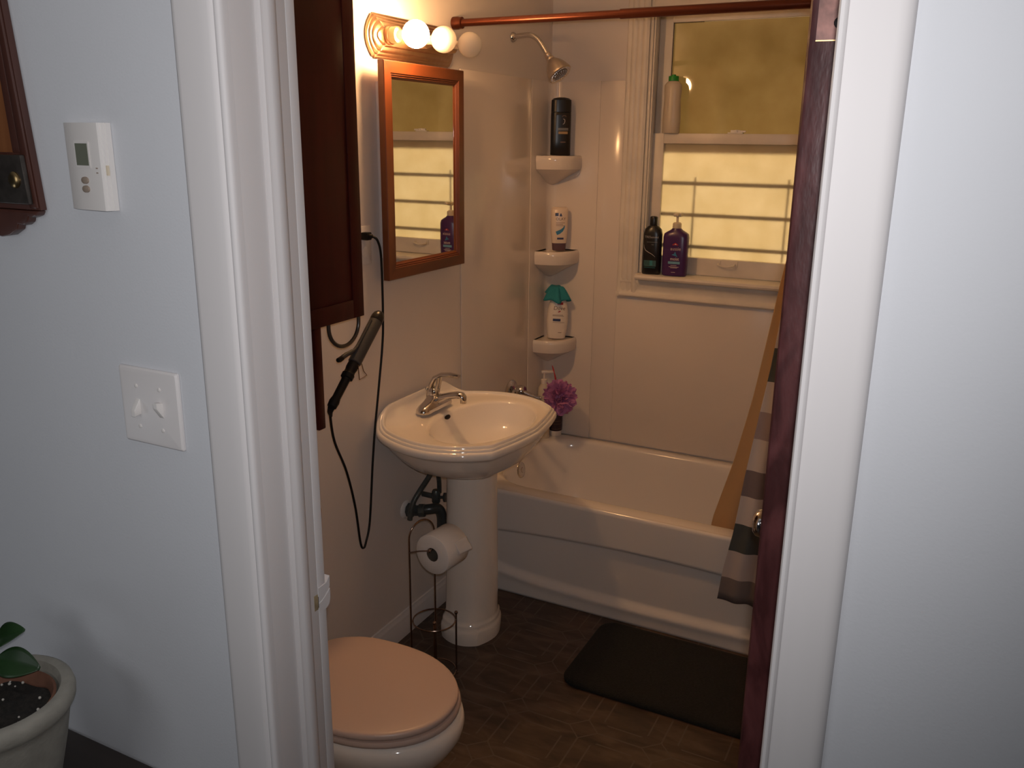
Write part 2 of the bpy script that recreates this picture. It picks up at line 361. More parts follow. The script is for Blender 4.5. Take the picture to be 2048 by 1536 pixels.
cp = [(1.567, 0.0), (1.5665, -0.006), (1.564, -0.0105), (1.5595, -0.013), (1.554, -0.0142), (1.532, -0.0150), (1.5200, -0.0155), (1.5165, -0.0165), (1.5155, -0.0195), (1.5135, -0.0210), (1.5105, -0.0205), (1.5085, -0.0180), (1.5080, -0.012), (1.5080, 0.0)]
obj('door_casing', G().prism(cp, 'z', 0, ZH + 0.09), 'trim_paint', tr)
obj('door_jamb', G().box(1.5085, XJR + 0.021, 0.0005, 0.1275, 0, ZH), 'trim_paint', tr, bevel=0.0015)
obj('inner_casing', G().box(XJR + 0.003, 1.558, 0.1286, 0.1460, 0, ZH + 0.08), 'trim_paint', tr, bevel=0.0015)
th = struct_root('trim_3', (1.15, 0.07, ZH))
obj('head_jamb', G().box(XJL, 1.508, 0.0005, 0.1275, ZH, ZH + 0.022), 'trim_paint', th)
obj('head_casing', G().box(0.824, 1.508, -0.018, -0.0003, ZH + 0.005, ZH + 0.09), 'trim_paint', th, bevel=0.003)
# baseboard ----------------------------------------------------------
bp_ = [(0.0, 0.0), (0.015, 0.0), (0.015, 0.062), (0.012, 0.068), (0.0125, 0.072), (0.010, 0.078), (0.006, 0.085), (0.005, 0.092), (0.0, 0.094)]
struct('baseboard_left', G().loft([[(x + 0.0005, y, z) for x, z in bp_] for y in (0.16, 1.955)]), 'trim_paint')

# ------------------------------------------------------------------ window
win = struct_root('window_1', (0.77, YB, 1.2))
def flute(x0, x1, y):
    d = x1 - x0
    pr = [(0, 0), (0, .45), (.03, .62), (.12, .70), (.17, .62), (.21, .62), (.26, .80), (.34, .86), (.42, .80), (.46, .70), (.50, .80), (.58, .86), (.66, .80), (.70, .70), (.74, .86), (.80, .97), (.88, 1.0), (.93, .92), (.96, .80), (1, .75), (1, 0)]
    return [(x0 + d * a, y - 0.022 * b) for a, b in pr]
obj('casing', G().prism(flute(0.3355, 0.4285, YB - 0.0005), 'z', 1.110, 2.40), 'window_paint', win)
obj('casing', G().prism(flute(1.2085, 1.1155, YB - 0.0005), 'z', 1.110, 2.40), 'window_paint', win)
obj('head_casing', G().box(0.429, 1.115, YB - 0.0195, YB - 0.0005, 2.295, 2.40), 'window_paint', win, bevel=0.003)
ap = [(YB - 0.0005, 1.105), (YB - 0.022, 1.106), (YB - 0.027, 1.112), (YB - 0.0265, 1.120), (YB - 0.022, 1.126), (YB - 0.0195, 1.129), (YB - 0.0165, 1.142), (YB - 0.0150, 1.160), (YB - 0.0195, 1.168), (YB - 0.0195, 1.174), (YB - 0.015, 1.1855), (YB - 0.0005, 1.1855)]
obj('apron', G().loft([[(x, y, z) for y, z in ap] for x in (0.352, 1.192)]), 'window_paint', win)
obj('apron', G().box(0.3365, 0.3525, YB - 0.0255, YB - 0.0235 + 0.02, 1.106, 1.128), 'window_paint', win, bevel=0.002)
sl = [(YB + 0.06, 1.1865), (YB - 0.048, 1.1865), (YB - 0.056, 1.190), (YB - 0.059, 1.198), (YB - 0.056, 1.207), (YB - 0.048, 1.211), (YB + 0.06, 1.2125)]
obj('stool', G().loft([[(x, y, z) for y, z in sl] for x in (0.4295, 1.1145)]), 'window_paint', win)
obj('jamb', G().box(WX0, 0.441, YB - 0.006, YB + 0.126, 1.213, 2.30).box(1.103, WX1, YB - 0.006, YB + 0.126, 1.213, 2.30).box(0.441, 1.103, YB - 0.006, YB + 0.126, 2.2415, 2.2995), 'window_paint', win, bevel=0.001)
g = G()
for (x0, x1) in ((0.441, 0.4485), (1.0955, 1.103)):
    for (a, b_) in ((YB + 0.002, YB + 0.009), (YB + 0.015, YB + 0.022), (YB + 0.026, YB + 0.0335)): g.box(x0, x1, a, b_, 1.2135, 2.2405)
obj('stop_bead', g, 'window_paint', win, bevel=0.001)
# lower sash (room side)
ls = G().box(0.4425, 0.494, 2.743, 2.772, 1.214, 1.781).box(1.050, 1.1015, 2.743, 2.772, 1.214, 1.781).box(0.494, 1.050, 2.743, 2.772, 1.214, 1.284).box(0.494, 1.050, 2.743, 2.772, 1.741, 1.781)
lower = obj('lower_sash', ls, 'window_paint', win, bevel=0.002)
obj('pane', G().box(0.493, 1.051, 2.7595, 2.7625, 1.283, 1.742), 'obscure_glass', lower)
# upper sash (outer side)
us = G().box(0.4425, 0.497, 2.778, 2.808, 1.70, 2.240).box(1.047, 1.1015, 2.778, 2.808, 1.70, 2.240).box(0.497, 1.047, 2.778, 2.808, 2.205, 2.240).box(0.497, 1.047, 2.778, 2.808, 1.700, 1.745)
upper = obj('upper_sash', us, 'window_paint', win, bevel=0.002)
pg = G().box(0.4975, 1.0465, 2.7915, 2.7945, 1.7455, 2.2045)
for v in pg.v: v.y -= (v.x - 0.772) * 0.0115
obj('pane', pg, 'amber_glass', upper)      # tilted slightly so the bulb's reflection shows beside the bottle
obj('putty_crack', G().box(0.4972, 0.4992, 2.7825, 2.7846, 1.79, 2.204).box(0.4972, 0.62, 2.7825, 2.7846, 2.2025, 2.2045), 'gap_dark', upper)
lk = obj('sash_lock', G().box(0.752, 0.812, 2.746, 2.768, 1.7815, 1.786).lathe([(0.009, 0), (0.009, 0.008), (0.007, 0.010)], (0.785, 2.757, 1.786)).box(0.800, 0.822, 2.750, 2.758, 1.7862, 1.7935).box(0.762, 0.80, 2.752, 2.764, 1.786, 1.795), 'plastic_white', win, bevel=0.001)
hd = G().box(0.745, 0.765, 2.7395, 2.7428, 1.258, 1.279).box(0.815, 0.835, 2.7395, 2.7428, 1.258, 1.279)
hd.tube(bez([(0.757, 2.741, 1.268), (0.760, 2.727, 1.263), (0.790, 2.722, 1.258), (0.820, 2.727, 1.263), (0.823, 2.741, 1.268)], 6), 0.0035, 8)
obj('sash_lift', hd, 'window_paint', win)
gr = obj('grille', G().box(0.4445, 0.452, 2.790, 2.796, 1.225, 1.62).box(1.092, 1.0995, 2.790, 2.796, 1.225, 1.62), 'bar_dark', win)
for z in (1.583, 1.4565, 1.3275):
    obj('grille_bar', G().box(0.452, 1.092, 2.7635, 2.7695, z - 0.0072, z + 0.0072) if z < 1.6 else G(), 'bar_dark', gr)
for x in (0.632, 1.003):
    obj('grille_bar', G().box(x - 0.0035, x + 0.0035, 2.7698, 2.7738, 1.287, 1.607), 'bar_dark', gr)
struct('wall_outside', G().box(-0.9, 2.4, 4.7, 4.75, 0, 3.2), 'porch_wall')

# ------------------------------------------------------------------ door
HX, HY = 1.4555, 0.162
dv = Vector((-0.096, 0.9954, 0)).normalized(); nv = Vector((dv.y, -dv.x, 0))
DM = Matrix(((dv.x, nv.x, 0, HX), (dv.y, nv.y, 0, HY), (0, 0, 1, 0), (0, 0, 0, 1)))
door = struct_root('door_1', (HX, HY, 0.0))
leaf = G().prism([(0.0055, 0.0), (0.0018, 0.0022), (0.0, 0.0065), (0.0, 0.038), (0.70, 0.038), (0.70, 0.0)], 'z', 0.012, 2.045)
lf = obj('door_leaf', leaf.xf(DM), 'door_wood', door, ang=25)
for (z0, z1) in ((0.22, 0.92), (1.10, 1.90)):
    fr = G()
    for (a, b_, c, d) in ((0.11, 0.59, z0, z0 + 0.02), (0.11, 0.59, z1 - 0.02, z1), (0.11, 0.13, z0 + 0.02, z1 - 0.02), (0.57, 0.59, z0 + 0.02, z1 - 0.02)): fr.box(a, b_, -0.0035, -0.0002, c, d)
    obj('panel_moulding', fr.xf(DM), 'door_wood', lf)
for zc in (1.905, 0.28):
    h = obj('hinge', G().box(-0.0022, -0.0002, 0.0085, 0.0375, zc - 0.052, zc + 0.052).lathe([(0.006, -0.052), (0.006, 0.052)], (-0.004, 0.0435, zc), n=14).xf(DM), 'hinge_metal', door)
    obj('hinge_edge', G().box(-0.0030, -0.0002, 0.0085, 0.0375, zc - 0.0532, zc - 0.0521).xf(DM), 'old_brass', h)
    for (dz, dy) in ((-0.036, 0.0300), (0.036, 0.0300), (0.0, 0.0180)):
        obj('screw', G().lathe([(0.0056, 0), (0.0056, 0.0010), (0.004, 0.0018)], (-0.0022, dy, zc + dz), (-1, 0, 0), 14).xf(DM), 'screw_dark', h)
kz = 1.034
kb = obj('door_knob', G().lathe([(0.009, 0.006), (0.009, 0.022), (0.016, 0.026), (0.0255, 0.036), (0.0275, 0.044), (0.0255, 0.052), (0.018, 0.058), (0.006, 0.060)], (0.635, 0, kz), (0, -1, 0)).xf(DM), 'chrome', door)
obj('rosette', G().lathe([(0.031, 0.0), (0.031, 0.003), (0.026, 0.0065), (0.010, 0.008)], (0.635, -0.0002, kz), (0, -1, 0)).xf(DM), 'old_brass', kb)
obj('door_knob', G().lathe([(0.026, 0), (0.024, 0.006), (0.009, 0.008), (0.009, 0.022), (0.0255, 0.036), (0.0275, 0.044), (0.0255, 0.052), (0.018, 0.058), (0.006, 0.060)], (0.635, 0.0382, kz), (0, 1, 0)).xf(DM), 'chrome', door)

# ------------------------------------------------------------------ shower surround with corner shelves
sur = thing('shower_surround', 'glossy off-white shower wall panels with a column of corner soap shelves', 'shower wall', (0.02, YB - 0.02, 0.46))
ZS = 1.985
obj('wall_panel', G().box(0.0005, 0.0055, 1.936, 2.507, 0.4365, ZS), 'surround', sur, bevel=0.0018)
def corner_panel():
    pts = [(0.0085, 2.503)] + [(0.0085 + 0.045 * (1 - math.cos(a)), YB - 0.0085 - 0.045 * (1 - math.sin(a))) for a in [k / 10 * PI / 2 for k in range(11)]] + [(0.228, YB - 0.0085)]
    inn = [(0.0058, 2.503)] + [(0.0058, YB - 0.0058)] + [(0.228, YB - 0.0058)]
    return pts + list(reversed(inn))
obj('corner_column', G().prism(corner_panel(), 'z', 0.4365, ZS), 'surround', sur)
obj('wall_panel', G().box(0.226, 0.3345, YB - 0.0055, YB - 0.0005, 0.4365, ZS).box(0.3345, 1.2095, YB - 0.0055, YB - 0.0005, 0.4365, 1.103).box(1.2095, 1.552, YB - 0.0055, YB - 0.0005, 0.4365, ZS), 'surround', sur, bevel=0.0015)
def shelf(z):
    def front(rx, ry, h, n=22):
        pts = []
        for k in range(n + 1):
            t = k / n; a = t * PI / 2
            ex = 0.72
            pts.append((0.010 + rx * abs(math.sin(a)) ** ex, YB - 0.010 - ry * abs(math.cos(a)) ** ex, h))
        return pts
    def loop(rx, ry, h): return front(rx, ry, h) + [(0.010, YB - 0.010, h)]
    L = [loop(0.012, 0.012, z - 0.125), loop(0.040, 0.040, z - 0.112), loop(0.085, 0.090, z - 0.085), loop(0.125, 0.130, z - 0.064), loop(0.134, 0.139, z - 0.058), loop(0.140, 0.146, z - 0.055), loop(0.143, 0.149, z - 0.045), loop(0.145, 0.152, z - 0.018), loop(0.144, 0.151, z - 0.006), loop(0.140, 0.146, z + 0.0), loop(0.135, 0.140, z + 0.001), loop(0.130, 0.134, z - 0.003), loop(0.120, 0.124, z - 0.0040)]
    return G().loft(L)
for z in (1.686, 1.288, 0.899): obj('soap_shelf', shelf(z), 'surround', sur)

# ------------------------------------------------------------------ bathtub
tub = thing('bathtub', 'glossy white alcove bathtub with a recessed panel on its front, under the window', 'bathtub', (0.77, 2.33, 0))
YT, ZT = 1.9637, 0.4345; TX0, TX1 = 0.003, 1.555; TY1 = YB - 0.0062
def trim_loop(hxl, hxr, hyf, hyb, r, z, n=14):
    x0, x1, y0, y1 = TX0 + hxl, TX1 - hxr, YT + hyf, TY1 - hyb
    return [(x, y, z) for x, y in rrect((x0 + x1) / 2, (y0 + y1) / 2, (x1 - x0) / 2, (y1 - y0) / 2, r, n)]
loops = [trim_loop(0.0, 0.0, 0.012, 0.0, 0.002, ZT - 0.012), trim_loop(0.002, 0.002, 0.012, 0.002, 0.004, ZT - 0.0016), trim_loop(0.004, 0.004, 0.018, 0.004, 0.006, ZT),
         trim_loop(0.045, 0.06, 0.070, 0.040, 0.17, ZT), trim_loop(0.052, 0.068, 0.078, 0.047, 0.175, ZT - 0.003), trim_loop(0.058, 0.075, 0.084, 0.053, 0.18, ZT - 0.012), trim_loop(0.063, 0.085, 0.089, 0.058, 0.18, ZT - 0.04), trim_loop(0.085, 0.14, 0.100, 0.070, 0.18, ZT - 0.16), trim_loop(0.115, 0.24, 0.118, 0.09, 0.17, ZT - 0.29), trim_loop(0.15, 0.32, 0.145, 0.12, 0.15, ZT - 0.335), trim_loop(0.21, 0.40, 0.20, 0.17, 0.12, ZT - 0.350)]
obj('tub_shell', G().loft(loops, cap0=False), 'tub_enamel', tub, ang=50)
def apron_y(x, z):
    t = (x - 0.76) / 0.76
    top = 0.292 - 0.045 * t * t; bot = 0.070 + 0.060 * t ** 4 + 0.006 * abs(t)
    rec = 0.016 * sm(top - z, -0.006, 0.012) * sm(z - bot, -0.014, 0.022)
    ridge = 0.004 * math.exp(-((z - bot + 0.014) / 0.016) ** 2)
    roll = 0.0145 * (1 - math.sqrt(max(0.0, 1 - max(0.0, (z - (ZT - 0.0160)) / 0.0150) ** 2)))
    return YT + 0.002 + rec - ridge + roll
ag = G().grid(lambda u, v: (TX0 + (TX1 - TX0) * u, apron_y(TX0 + (TX1 - TX0) * u, 0.0005 + (ZT - 0.002) * v ** 0.8), 0.0005 + (ZT - 0.002) * v ** 0.8), 60, 130)
obj('apron', ag, 'tub_enamel', tub, ang=60, thick=0.004)
obj('overflow_plate', G().lathe([(0.036, 0), (0.036, 0.003), (0.033, 0.007), (0.026, 0.009), (0.012, 0.010), (0.010, 0.0125), (0.004, 0.013)], (0.0665, 2.325, 0.375), (0.985, 0, 0.17)), 'chrome', tub)
obj('drain', G().lathe([(0.032, 0), (0.030, 0.003), (0.018, 0.004), (0.016, 0.010), (0.008, 0.012)], (0.30, 2.33, ZT - 0.3495)), 'chrome', tub)
sp = thing('tub_spout', 'metal tub spout low on the shower wall, half hidden behind the sink', 'tub spout', (0.006, 2.35, 0.53))
obj('spout_body', G().lathe([(0.026, 0.0), (0.026, 0.012), (0.022, 0.02), (0.022, 0.09), (0.023, 0.125), (0.019, 0.135)], (0.006, 2.35, 0.548), (1, 0, 0)).lathe([(0.017, 0), (0.017, 0.030), (0.014, 0.033)], (0.122, 2.35, 0.540), (0, 0, -1)), 'brushed', sp)
obj('escutcheon', G().lathe([(0.034, 0), (0.034, 0.004), (0.027, 0.010)], (0.0062, 2.35, 0.548), (1, 0, 0)), 'chrome', sp)
vl = thing('shower_valve', 'chrome single-lever shower valve on the wall behind the sink rim', 'shower tap', (0.006, 2.345, 0.715))
obj('escutcheon', G().lathe([(0.060, 0), (0.060, 0.003), (0.050, 0.010), (0.022, 0.014), (0.020, 0.030)], (0.0062, 2.345, 0.705), (1, 0, 0)), 'chrome', vl)
obj('valve_cap', G().lathe([(0.024, 0), (0.027, 0.008), (0.027, 0.026), (0.022, 0.034), (0.010, 0.037)], (0.036, 2.345, 0.722), (1, 0, 0)), 'chrome', vl)
obj('lever', G().tube(bez([(0.060, 2.345, 0.722), (0.095, 2.342, 0.714), (0.125, 2.338, 0.708), (0.150, 2.336, 0.707)], 6), [0.010] * 12 + [0.009] * 7, 12).sphere((0.150, 2.336, 0.707), 0.0095, 14, 10), 'chrome', vl)

# ------------------------------------------------------------------ shower head, rod, curtains
sh = thing('wall_shower', 'chrome shower head on a curved arm high on the left wall', 'shower head', (0.0, 2.34, 2.127))
obj('flange', G().lathe([(0.019, 0), (0.019, 0.003), (0.015, 0.010), (0.010, 0.014)], (0.001, 2.34, 2.127), (1, 0, 0)), 'chrome', sh)
obj('shower_arm', G().tube(bez([(0.006, 2.34, 2.127), (0.040, 2.34, 2.131), (0.075, 2.34, 2.131), (0.106, 2.34, 2.116), (0.130, 2.34, 2.088), (0.149, 2.34, 2.060)], 8), 0.0098, 16), 'chrome', sh)
ax = Vector((0.050, -0.006, -0.062)).normalized(); h0 = Vector((0.149, 2.34, 2.060))
hdd = obj('head', G().lathe([(0.010, -0.006), (0.013, 0.0), (0.013, 0.010), (0.011, 0.013), (0.0145, 0.016), (0.016, 0.022), (0.015, 0.026), (0.023, 0.034), (0.034, 0.050), (0.042, 0.068), (0.046, 0.082), (0.0475, 0.086), (0.0475, 0.092), (0.044, 0.095), (0.036, 0.093), (0.030, 0.0935)], h0, ax, 48), 'brushed', sh)
fc = h0 + ax * 0.0935
obj('spray_face', G().lathe([(0.031, -0.003), (0.031, 0.0012), (0.026, 0.002)], fc, ax, 40), 'pewter', hdd)
u_ = ax.orthogonal().normalized(); v_ = ax.cross(u_); g = G()
for r, n in ((0.007, 6), (0.014, 11), (0.021, 16), (0.027, 20), (0.038, 26)):
    for k in range(n):
        p = fc + (u_ * math.cos(2 * PI * k / n) + v_ * math.sin(2 * PI * k / n)) * r + ax * (0.0015 if r < 0.03 else -0.0002)
        g.lathe([(0.0016, 0), (0.0013, 0.002)], p, ax, 8)
obj('nozzles', g, 'chrome', hdd, kind='stuff')
rod = thing('curtain_rod', 'dark bronze tension shower rod across the tub', 'shower rod', (0.78, 1.90, 2.127))
obj('rod_tube', G().tube([(0.02, 1.90, 2.1275), (0.86, 1.90, 2.1275)], 0.0125, 20), 'bronze', rod)
obj('rod_tube', G().tube([(0.60, 1.90, 2.1275), (XR - 0.02, 1.90, 2.1275)], 0.0148, 20), 'bronze', rod)
for x0, d in ((0.001, 1), (XR - 0.001, -1)):
    obj('end_cap', G().lathe([(0.0205, 0), (0.0205, 0.020), (0.0185, 0.026), (0.019, 0.034), (0.0155, 0.036)], (x0, 1.90, 2.1275), (d, 0, 0), 28), 'bronze', rod)

def curtain(edge, x1, yc, amp, z0, z1, freq, phase):
    def fn(u, v):
        z = z0 + (z1 - z0) * v; xe = edge(z); x = xe + (x1 - xe) * u
        k = sm(u, 0.0, 0.25)
        return (x, yc(z) + amp * (0.25 + 0.75 * k) * math.sin(freq * u + phase + 0.25 * math.sin(3 * v)) * (0.75 + 0.25 * (1 - v)), z)
    return G().grid(fn, 120, 60)
def piece(pts):
    def f(z):
        for (za, xa), (zb, xb) in zip(pts, pts[1:]):
            if za <= z <= zb: return xa + (xb - xa) * (z - za) / (zb - za)
        return pts[0][1] if z < pts[0][0] else pts[-1][1]
    return f
e1 = piece([(0.19, 1.034), (0.325, 1.047), (0.474, 1.072), (0.686, 1.094), (0.90, 1.122), (1.053, 1.143), (1.32, 1.170), (2.15, 1.255)])
cur = obj('shower_curtain', curtain(e1, 1.50, lambda z: 1.930 - 0.022 * sm(z, 1.6, 2.1), 0.010, 0.212, 2.10, 34, 0.4), 'striped_curtain', None, ang=80, thick=0.0012)
tag(cur, 'striped shower curtain in pale, grey and mauve bands hanging outside the tub', 'shower curtain')
e2 = piece([(0.30, 0.945), (0.448, 0.965), (0.678, 1.023), (0.919, 1.071), (1.312, 1.133), (1.55, 1.176), (2.15, 1.262)])
lin = obj('curtain_liner', curtain(e2, 1.45, lambda z: 2.085 - 0.168 * sm(z, 0.7, 2.1), 0.010, 0.27, 2.10, 26, 1.4), 'liner', None, ang=80, thick=0.001)
tag(lin, 'plain tan shower curtain liner hanging inside the tub behind the striped curtain', 'curtain liner')
for i in range(9):
    x = 1.275 + i * 0.028
    g = G(); g.tube([(x + 0.002 * math.sin(6.28 * k / 20), 1.90 + 0.0215 * math.sin(2 * PI * k / 20), 2.122 + 0.0225 * math.cos(2 * PI * k / 20)) for k in range(20)], 0.0014, 6, closed=True)
    tag(obj('curtain_ring', g, 'chrome'), 'small metal ring carrying the shower curtain on the rod behind the open door', 'curtain ring', 'shower curtain rings')

# ------------------------------------------------------------------ pedestal sink
SX, SY = 0.25, 1.602
sink = thing('pedestal_sink', 'white pedestal sink with stepped rim and faceted corners beside the bathtub', 'sink', (0.21, SY, 0))
def qb(p0, p1, p2, n=30): return [((1 - t) ** 2 * p0[0] + 2 * t * (1 - t) * p1[0] + t * t * p2[0], (1 - t) ** 2 * p0[1] + 2 * t * (1 - t) * p1[1] + t * t * p2[1]) for t in [k / n for k in range(n)]]
A_ = (0.030, -0.258); B_ = (0.446, -0.240)
half = qb((0.003, -0.205), (0.010, -0.238), A_, 10) + qb(A_, (0.265, -0.418), B_, 40) + qb(B_, (0.478, -0.12), (0.487, 0.0), 24)
outl = half + [(0.487, 0)] + [(x, -y) for x, y in reversed(half)]
NA = 160
def R_at(th):
    d = (math.cos(th), math.sin(th)); best = 0
    n = len(outl)
    for i in range(n):
        p = (outl[i][0] - SX, outl[i][1]); q = (outl[(i + 1) % n][0] - SX, outl[(i + 1) % n][1])
        e = (q[0] - p[0], q[1] - p[1]); den = d[0] * e[1] - d[1] * e[0]
        if abs(den) < 1e-9: continue
        t = (p[0] * e[1] - p[1] * e[0]) / den; s_ = (p[0] * d[1] - p[1] * d[0]) / den
        if t > 0 and -1e-6 <= s_ <= 1 + 1e-6: best = max(best, t)
    return best
TH = [2 * PI * k / NA for k in range(NA)]; RR = [R_at(t) for t in TH]
def lift(x, y): return 0.064 * (1 - sm(x, 0.002, 0.075)) * (1 - sm(abs(y), 0.15, 0.30))
def oloop(s, z, l=1.0):
    out = []
    for t, r in zip(TH, RR):
        x = SX + r * s * math.cos(t); y = r * s * math.sin(t); x = max(x, 0.0025)
        out.append((x, SY + y, z + l * lift(x, y)))
    return out
EX, EA, EB, EY = 0.278, 0.158, 0.246, 0.012
def eloop(s, z, dx=0.0):
    out = []
    for t in TH:
        ct, st = math.cos(t), math.sin(t)
        # ellipse ray from the outline centre
        cx = EX + dx - SX; a, b_ = EA * s, EB * s
        qa = (ct / a) ** 2 + (st / b_) ** 2; qbb = -2 * (ct * cx / a ** 2 + st * EY / b_ ** 2); qc = (cx / a) ** 2 + (EY / b_) ** 2 - 1
        k = (-qbb + math.sqrt(max(0, qbb * qbb - 4 * qa * qc))) / (2 * qa)
        out.append((SX + k * ct, SY + k * st, z))
    return out
def mixl(a, b_, t, z): return [(p[0] * (1 - t) + q[0] * t, p[1] * (1 - t) + q[1] * t, z + (1 - t) ** 2 * lift(p[0] * (1 - t) + q[0] * t, p[1] - SY)) for p, q in zip(a, b_)]
RA = oloop(0.90, 0.845, 0); EE = eloop(1.03, 0.845)
sl_ = [oloop(0.30, 0.688, 0), oloop(0.55, 0.695, 0), oloop(0.74, 0.722, 0), oloop(0.86, 0.765, 0.0), oloop(0.905, 0.790, 0.1), oloop(0.925, 0.800, 0.2), oloop(0.975, 0.805, 0.5), oloop(0.995, 0.811, 0.7), oloop(1.0, 0.820, 0.9), oloop(0.995, 0.829), oloop(0.980, 0.8325), oloop(0.972, 0.8335), oloop(0.966, 0.8405), oloop(0.956, 0.8425), oloop(0.944, 0.8415), oloop(0.939, 0.8485), oloop(0.928, 0.8510), oloop(0.916, 0.8500), oloop(0.908, 0.8430, .95), oloop(0.90, 0.8415, 0.85),
       mixl(RA, EE, 0.3, 0.8405), mixl(RA, EE, 0.7, 0.839), mixl(RA, EE, 0.97, 0.8375), eloop(1.0, 0.835), eloop(0.975, 0.828), eloop(0.94, 0.805), eloop(0.86, 0.768, 0.002), eloop(0.72, 0.738, 0.004), eloop(0.5, 0.722, 0.004), eloop(0.25, 0.7155, 0.002), eloop(0.12, 0.7145, 0.0)]
obj('basin', G().loft(sl_), 'porcelain', sink, ang=50)
obj('overflow_hole', G().lathe([(0.001, 0.0), (0.012, 0.0), (0.013, 0.003), (0.011, 0.004)], (0.0, 0.0, 0.0), (0, 0, 1), 24).xf(Matrix.Translation((0.1285, SY + 0.020, 0.8235)) @ Matrix.Rotation(1.15, 4, 'Y') @ Matrix.Diagonal((0.6, 1.35, 1, 1))), 'screw_dark', sink)
obj('drain', G().lathe([(0.024, 0), (0.024, 0.002), (0.016, 0.003), (0.015, 0.006)], (0.278, SY, 0.7148)), 'chrome', sink)
PXc, PYc = 0.209, 1.655
def ploop(r, z, k):
    r *= 1.085       # k = 1 keeps the faceted outline, 0 a circle
    out = []
    for t, rr in zip(TH, RR):
        tt = rr / 0.30
        out.append((PXc + r * ((1 - k) + k * min(1.25, tt)) * math.cos(t) * (1 - 0.0 * k), PYc + r * ((1 - k) + k * min(1.25, tt)) * math.sin(t), z))
    return out
obj('pedestal', G().loft([ploop(0.102, 0.0005, .55), ploop(0.104, 0.022, .55), ploop(0.104, 0.045, .55), ploop(0.101, 0.056, .55), ploop(0.098, 0.060, .55), ploop(0.0985, 0.070, .55), ploop(0.0965, 0.078, .5), ploop(0.092, 0.083, .45), ploop(0.092, 0.092, .4), ploop(0.089, 0.104, .3), ploop(0.0885, 0.16, .2), ploop(0.0865, 0.35, .15), ploop(0.083, 0.60, .12), ploop(0.083, 0.70, .12)]), 'porcelain', sink, ang=50)
# faucet
fx, fy, fz = 0.078, SY + 0.018, 0.8515
fa = obj('faucet', G().loft([[(fx + x * s + sh_, fy + y * s2, fz + z) for x, y in rrect(0, 0, 0.026, 0.095, 0.0255, 8)] for s, s2, z, sh_ in ((1, 1, 0, 0), (1.02, 1.005, 0.004, 0), (0.96, 0.985, 0.012, 0), (0.82, 0.86, 0.022, 0.001), (0.72, 0.55, 0.032, 0.002), (0.62, 0.26, 0.046, 0.002), (0.50, 0.18, 0.050, 0.002))]), 'chrome', sink, ang=60)
def ell(c, tx, a, b_, up=(0, 0, 1), n=20):
    c = Vector(c); t = Vector(tx).normalized(); s_ = Vector((0, 1, 0)); u = t.cross(s_).normalized()
    return [c + s_ * a * math.cos(2 * PI * k / n) + u * b_ * math.sin(2 * PI * k / n) for k in range(n)]
obj('spout', G().loft([ell((fx + 0.004, fy, fz + 0.022), (1, 0, 0.5), 0.020, 0.018), ell((fx + 0.03, fy, fz + 0.038), (1, 0, 0.45), 0.019, 0.015), ell((fx + 0.065, fy, fz + 0.052), (1, 0, 0.30), 0.0175, 0.0125), ell((fx + 0.095, fy, fz + 0.059), (1, 0, 0.1), 0.0165, 0.0125), ell((fx + 0.110, fy, fz + 0.0585), (1, 0, -0.4), 0.0155, 0.0125), ell((fx + 0.117, fy, fz + 0.052), (0.5, 0, -1), 0.014, 0.011), ell((fx + 0.1175, fy, fz + 0.040), (0, 0, -1), 0.0125, 0.0105), ell((fx + 0.1175, fy, fz + 0.034), (0, 0, -1), 0.0125, 0.0105)]), 'chrome', fa, ang=60)
obj('lever_handle', G().lathe([(0.020, 0), (0.0205, 0.014), (0.018, 0.024), (0.010, 0.028)], (fx, fy, fz + 0.046)).loft([ell((fx - 0.012, fy, fz + 0.056), (0.1, 0, 1), 0.017, 0.0095), ell((fx - 0.008, fy, fz + 0.085), (0.3, 0, 1), 0.016, 0.009), ell((fx + 0.006, fy, fz + 0.108), (0.8, 0, 0.8), 0.0155, 0.0085), ell((fx + 0.030, fy, fz + 0.122), (1, 0, 0.35), 0.015, 0.0075), ell((fx + 0.065, fy, fz + 0.128), (1, 0, 0.05), 0.014, 0.0065), ell((fx + 0.100, fy, fz + 0.126), (1, 0, -0.1), 0.011, 0.0048)])
    .tube([(fx + 0.012, fy + 0.010, fz + 0.058), (fx + 0.020, fy + 0.010, fz + 0.092), (fx + 0.022, fy + 0.009, fz + 0.113)], 0.0048, 10).tube([(fx + 0.012, fy - 0.010, fz + 0.058), (fx + 0.020, fy - 0.010, fz + 0.092), (fx + 0.022, fy - 0.009, fz + 0.113)], 0.0048, 10), 'chrome', fa, ang=60)
obj('lift_rod', G().tube([(fx - 0.030, fy, fz - 0.002), (fx - 0.030, fy, fz + 0.062)], 0.0025, 8).sphere((fx - 0.030, fy, fz + 0.064), 0.006, 14, 10), 'chrome', fa)
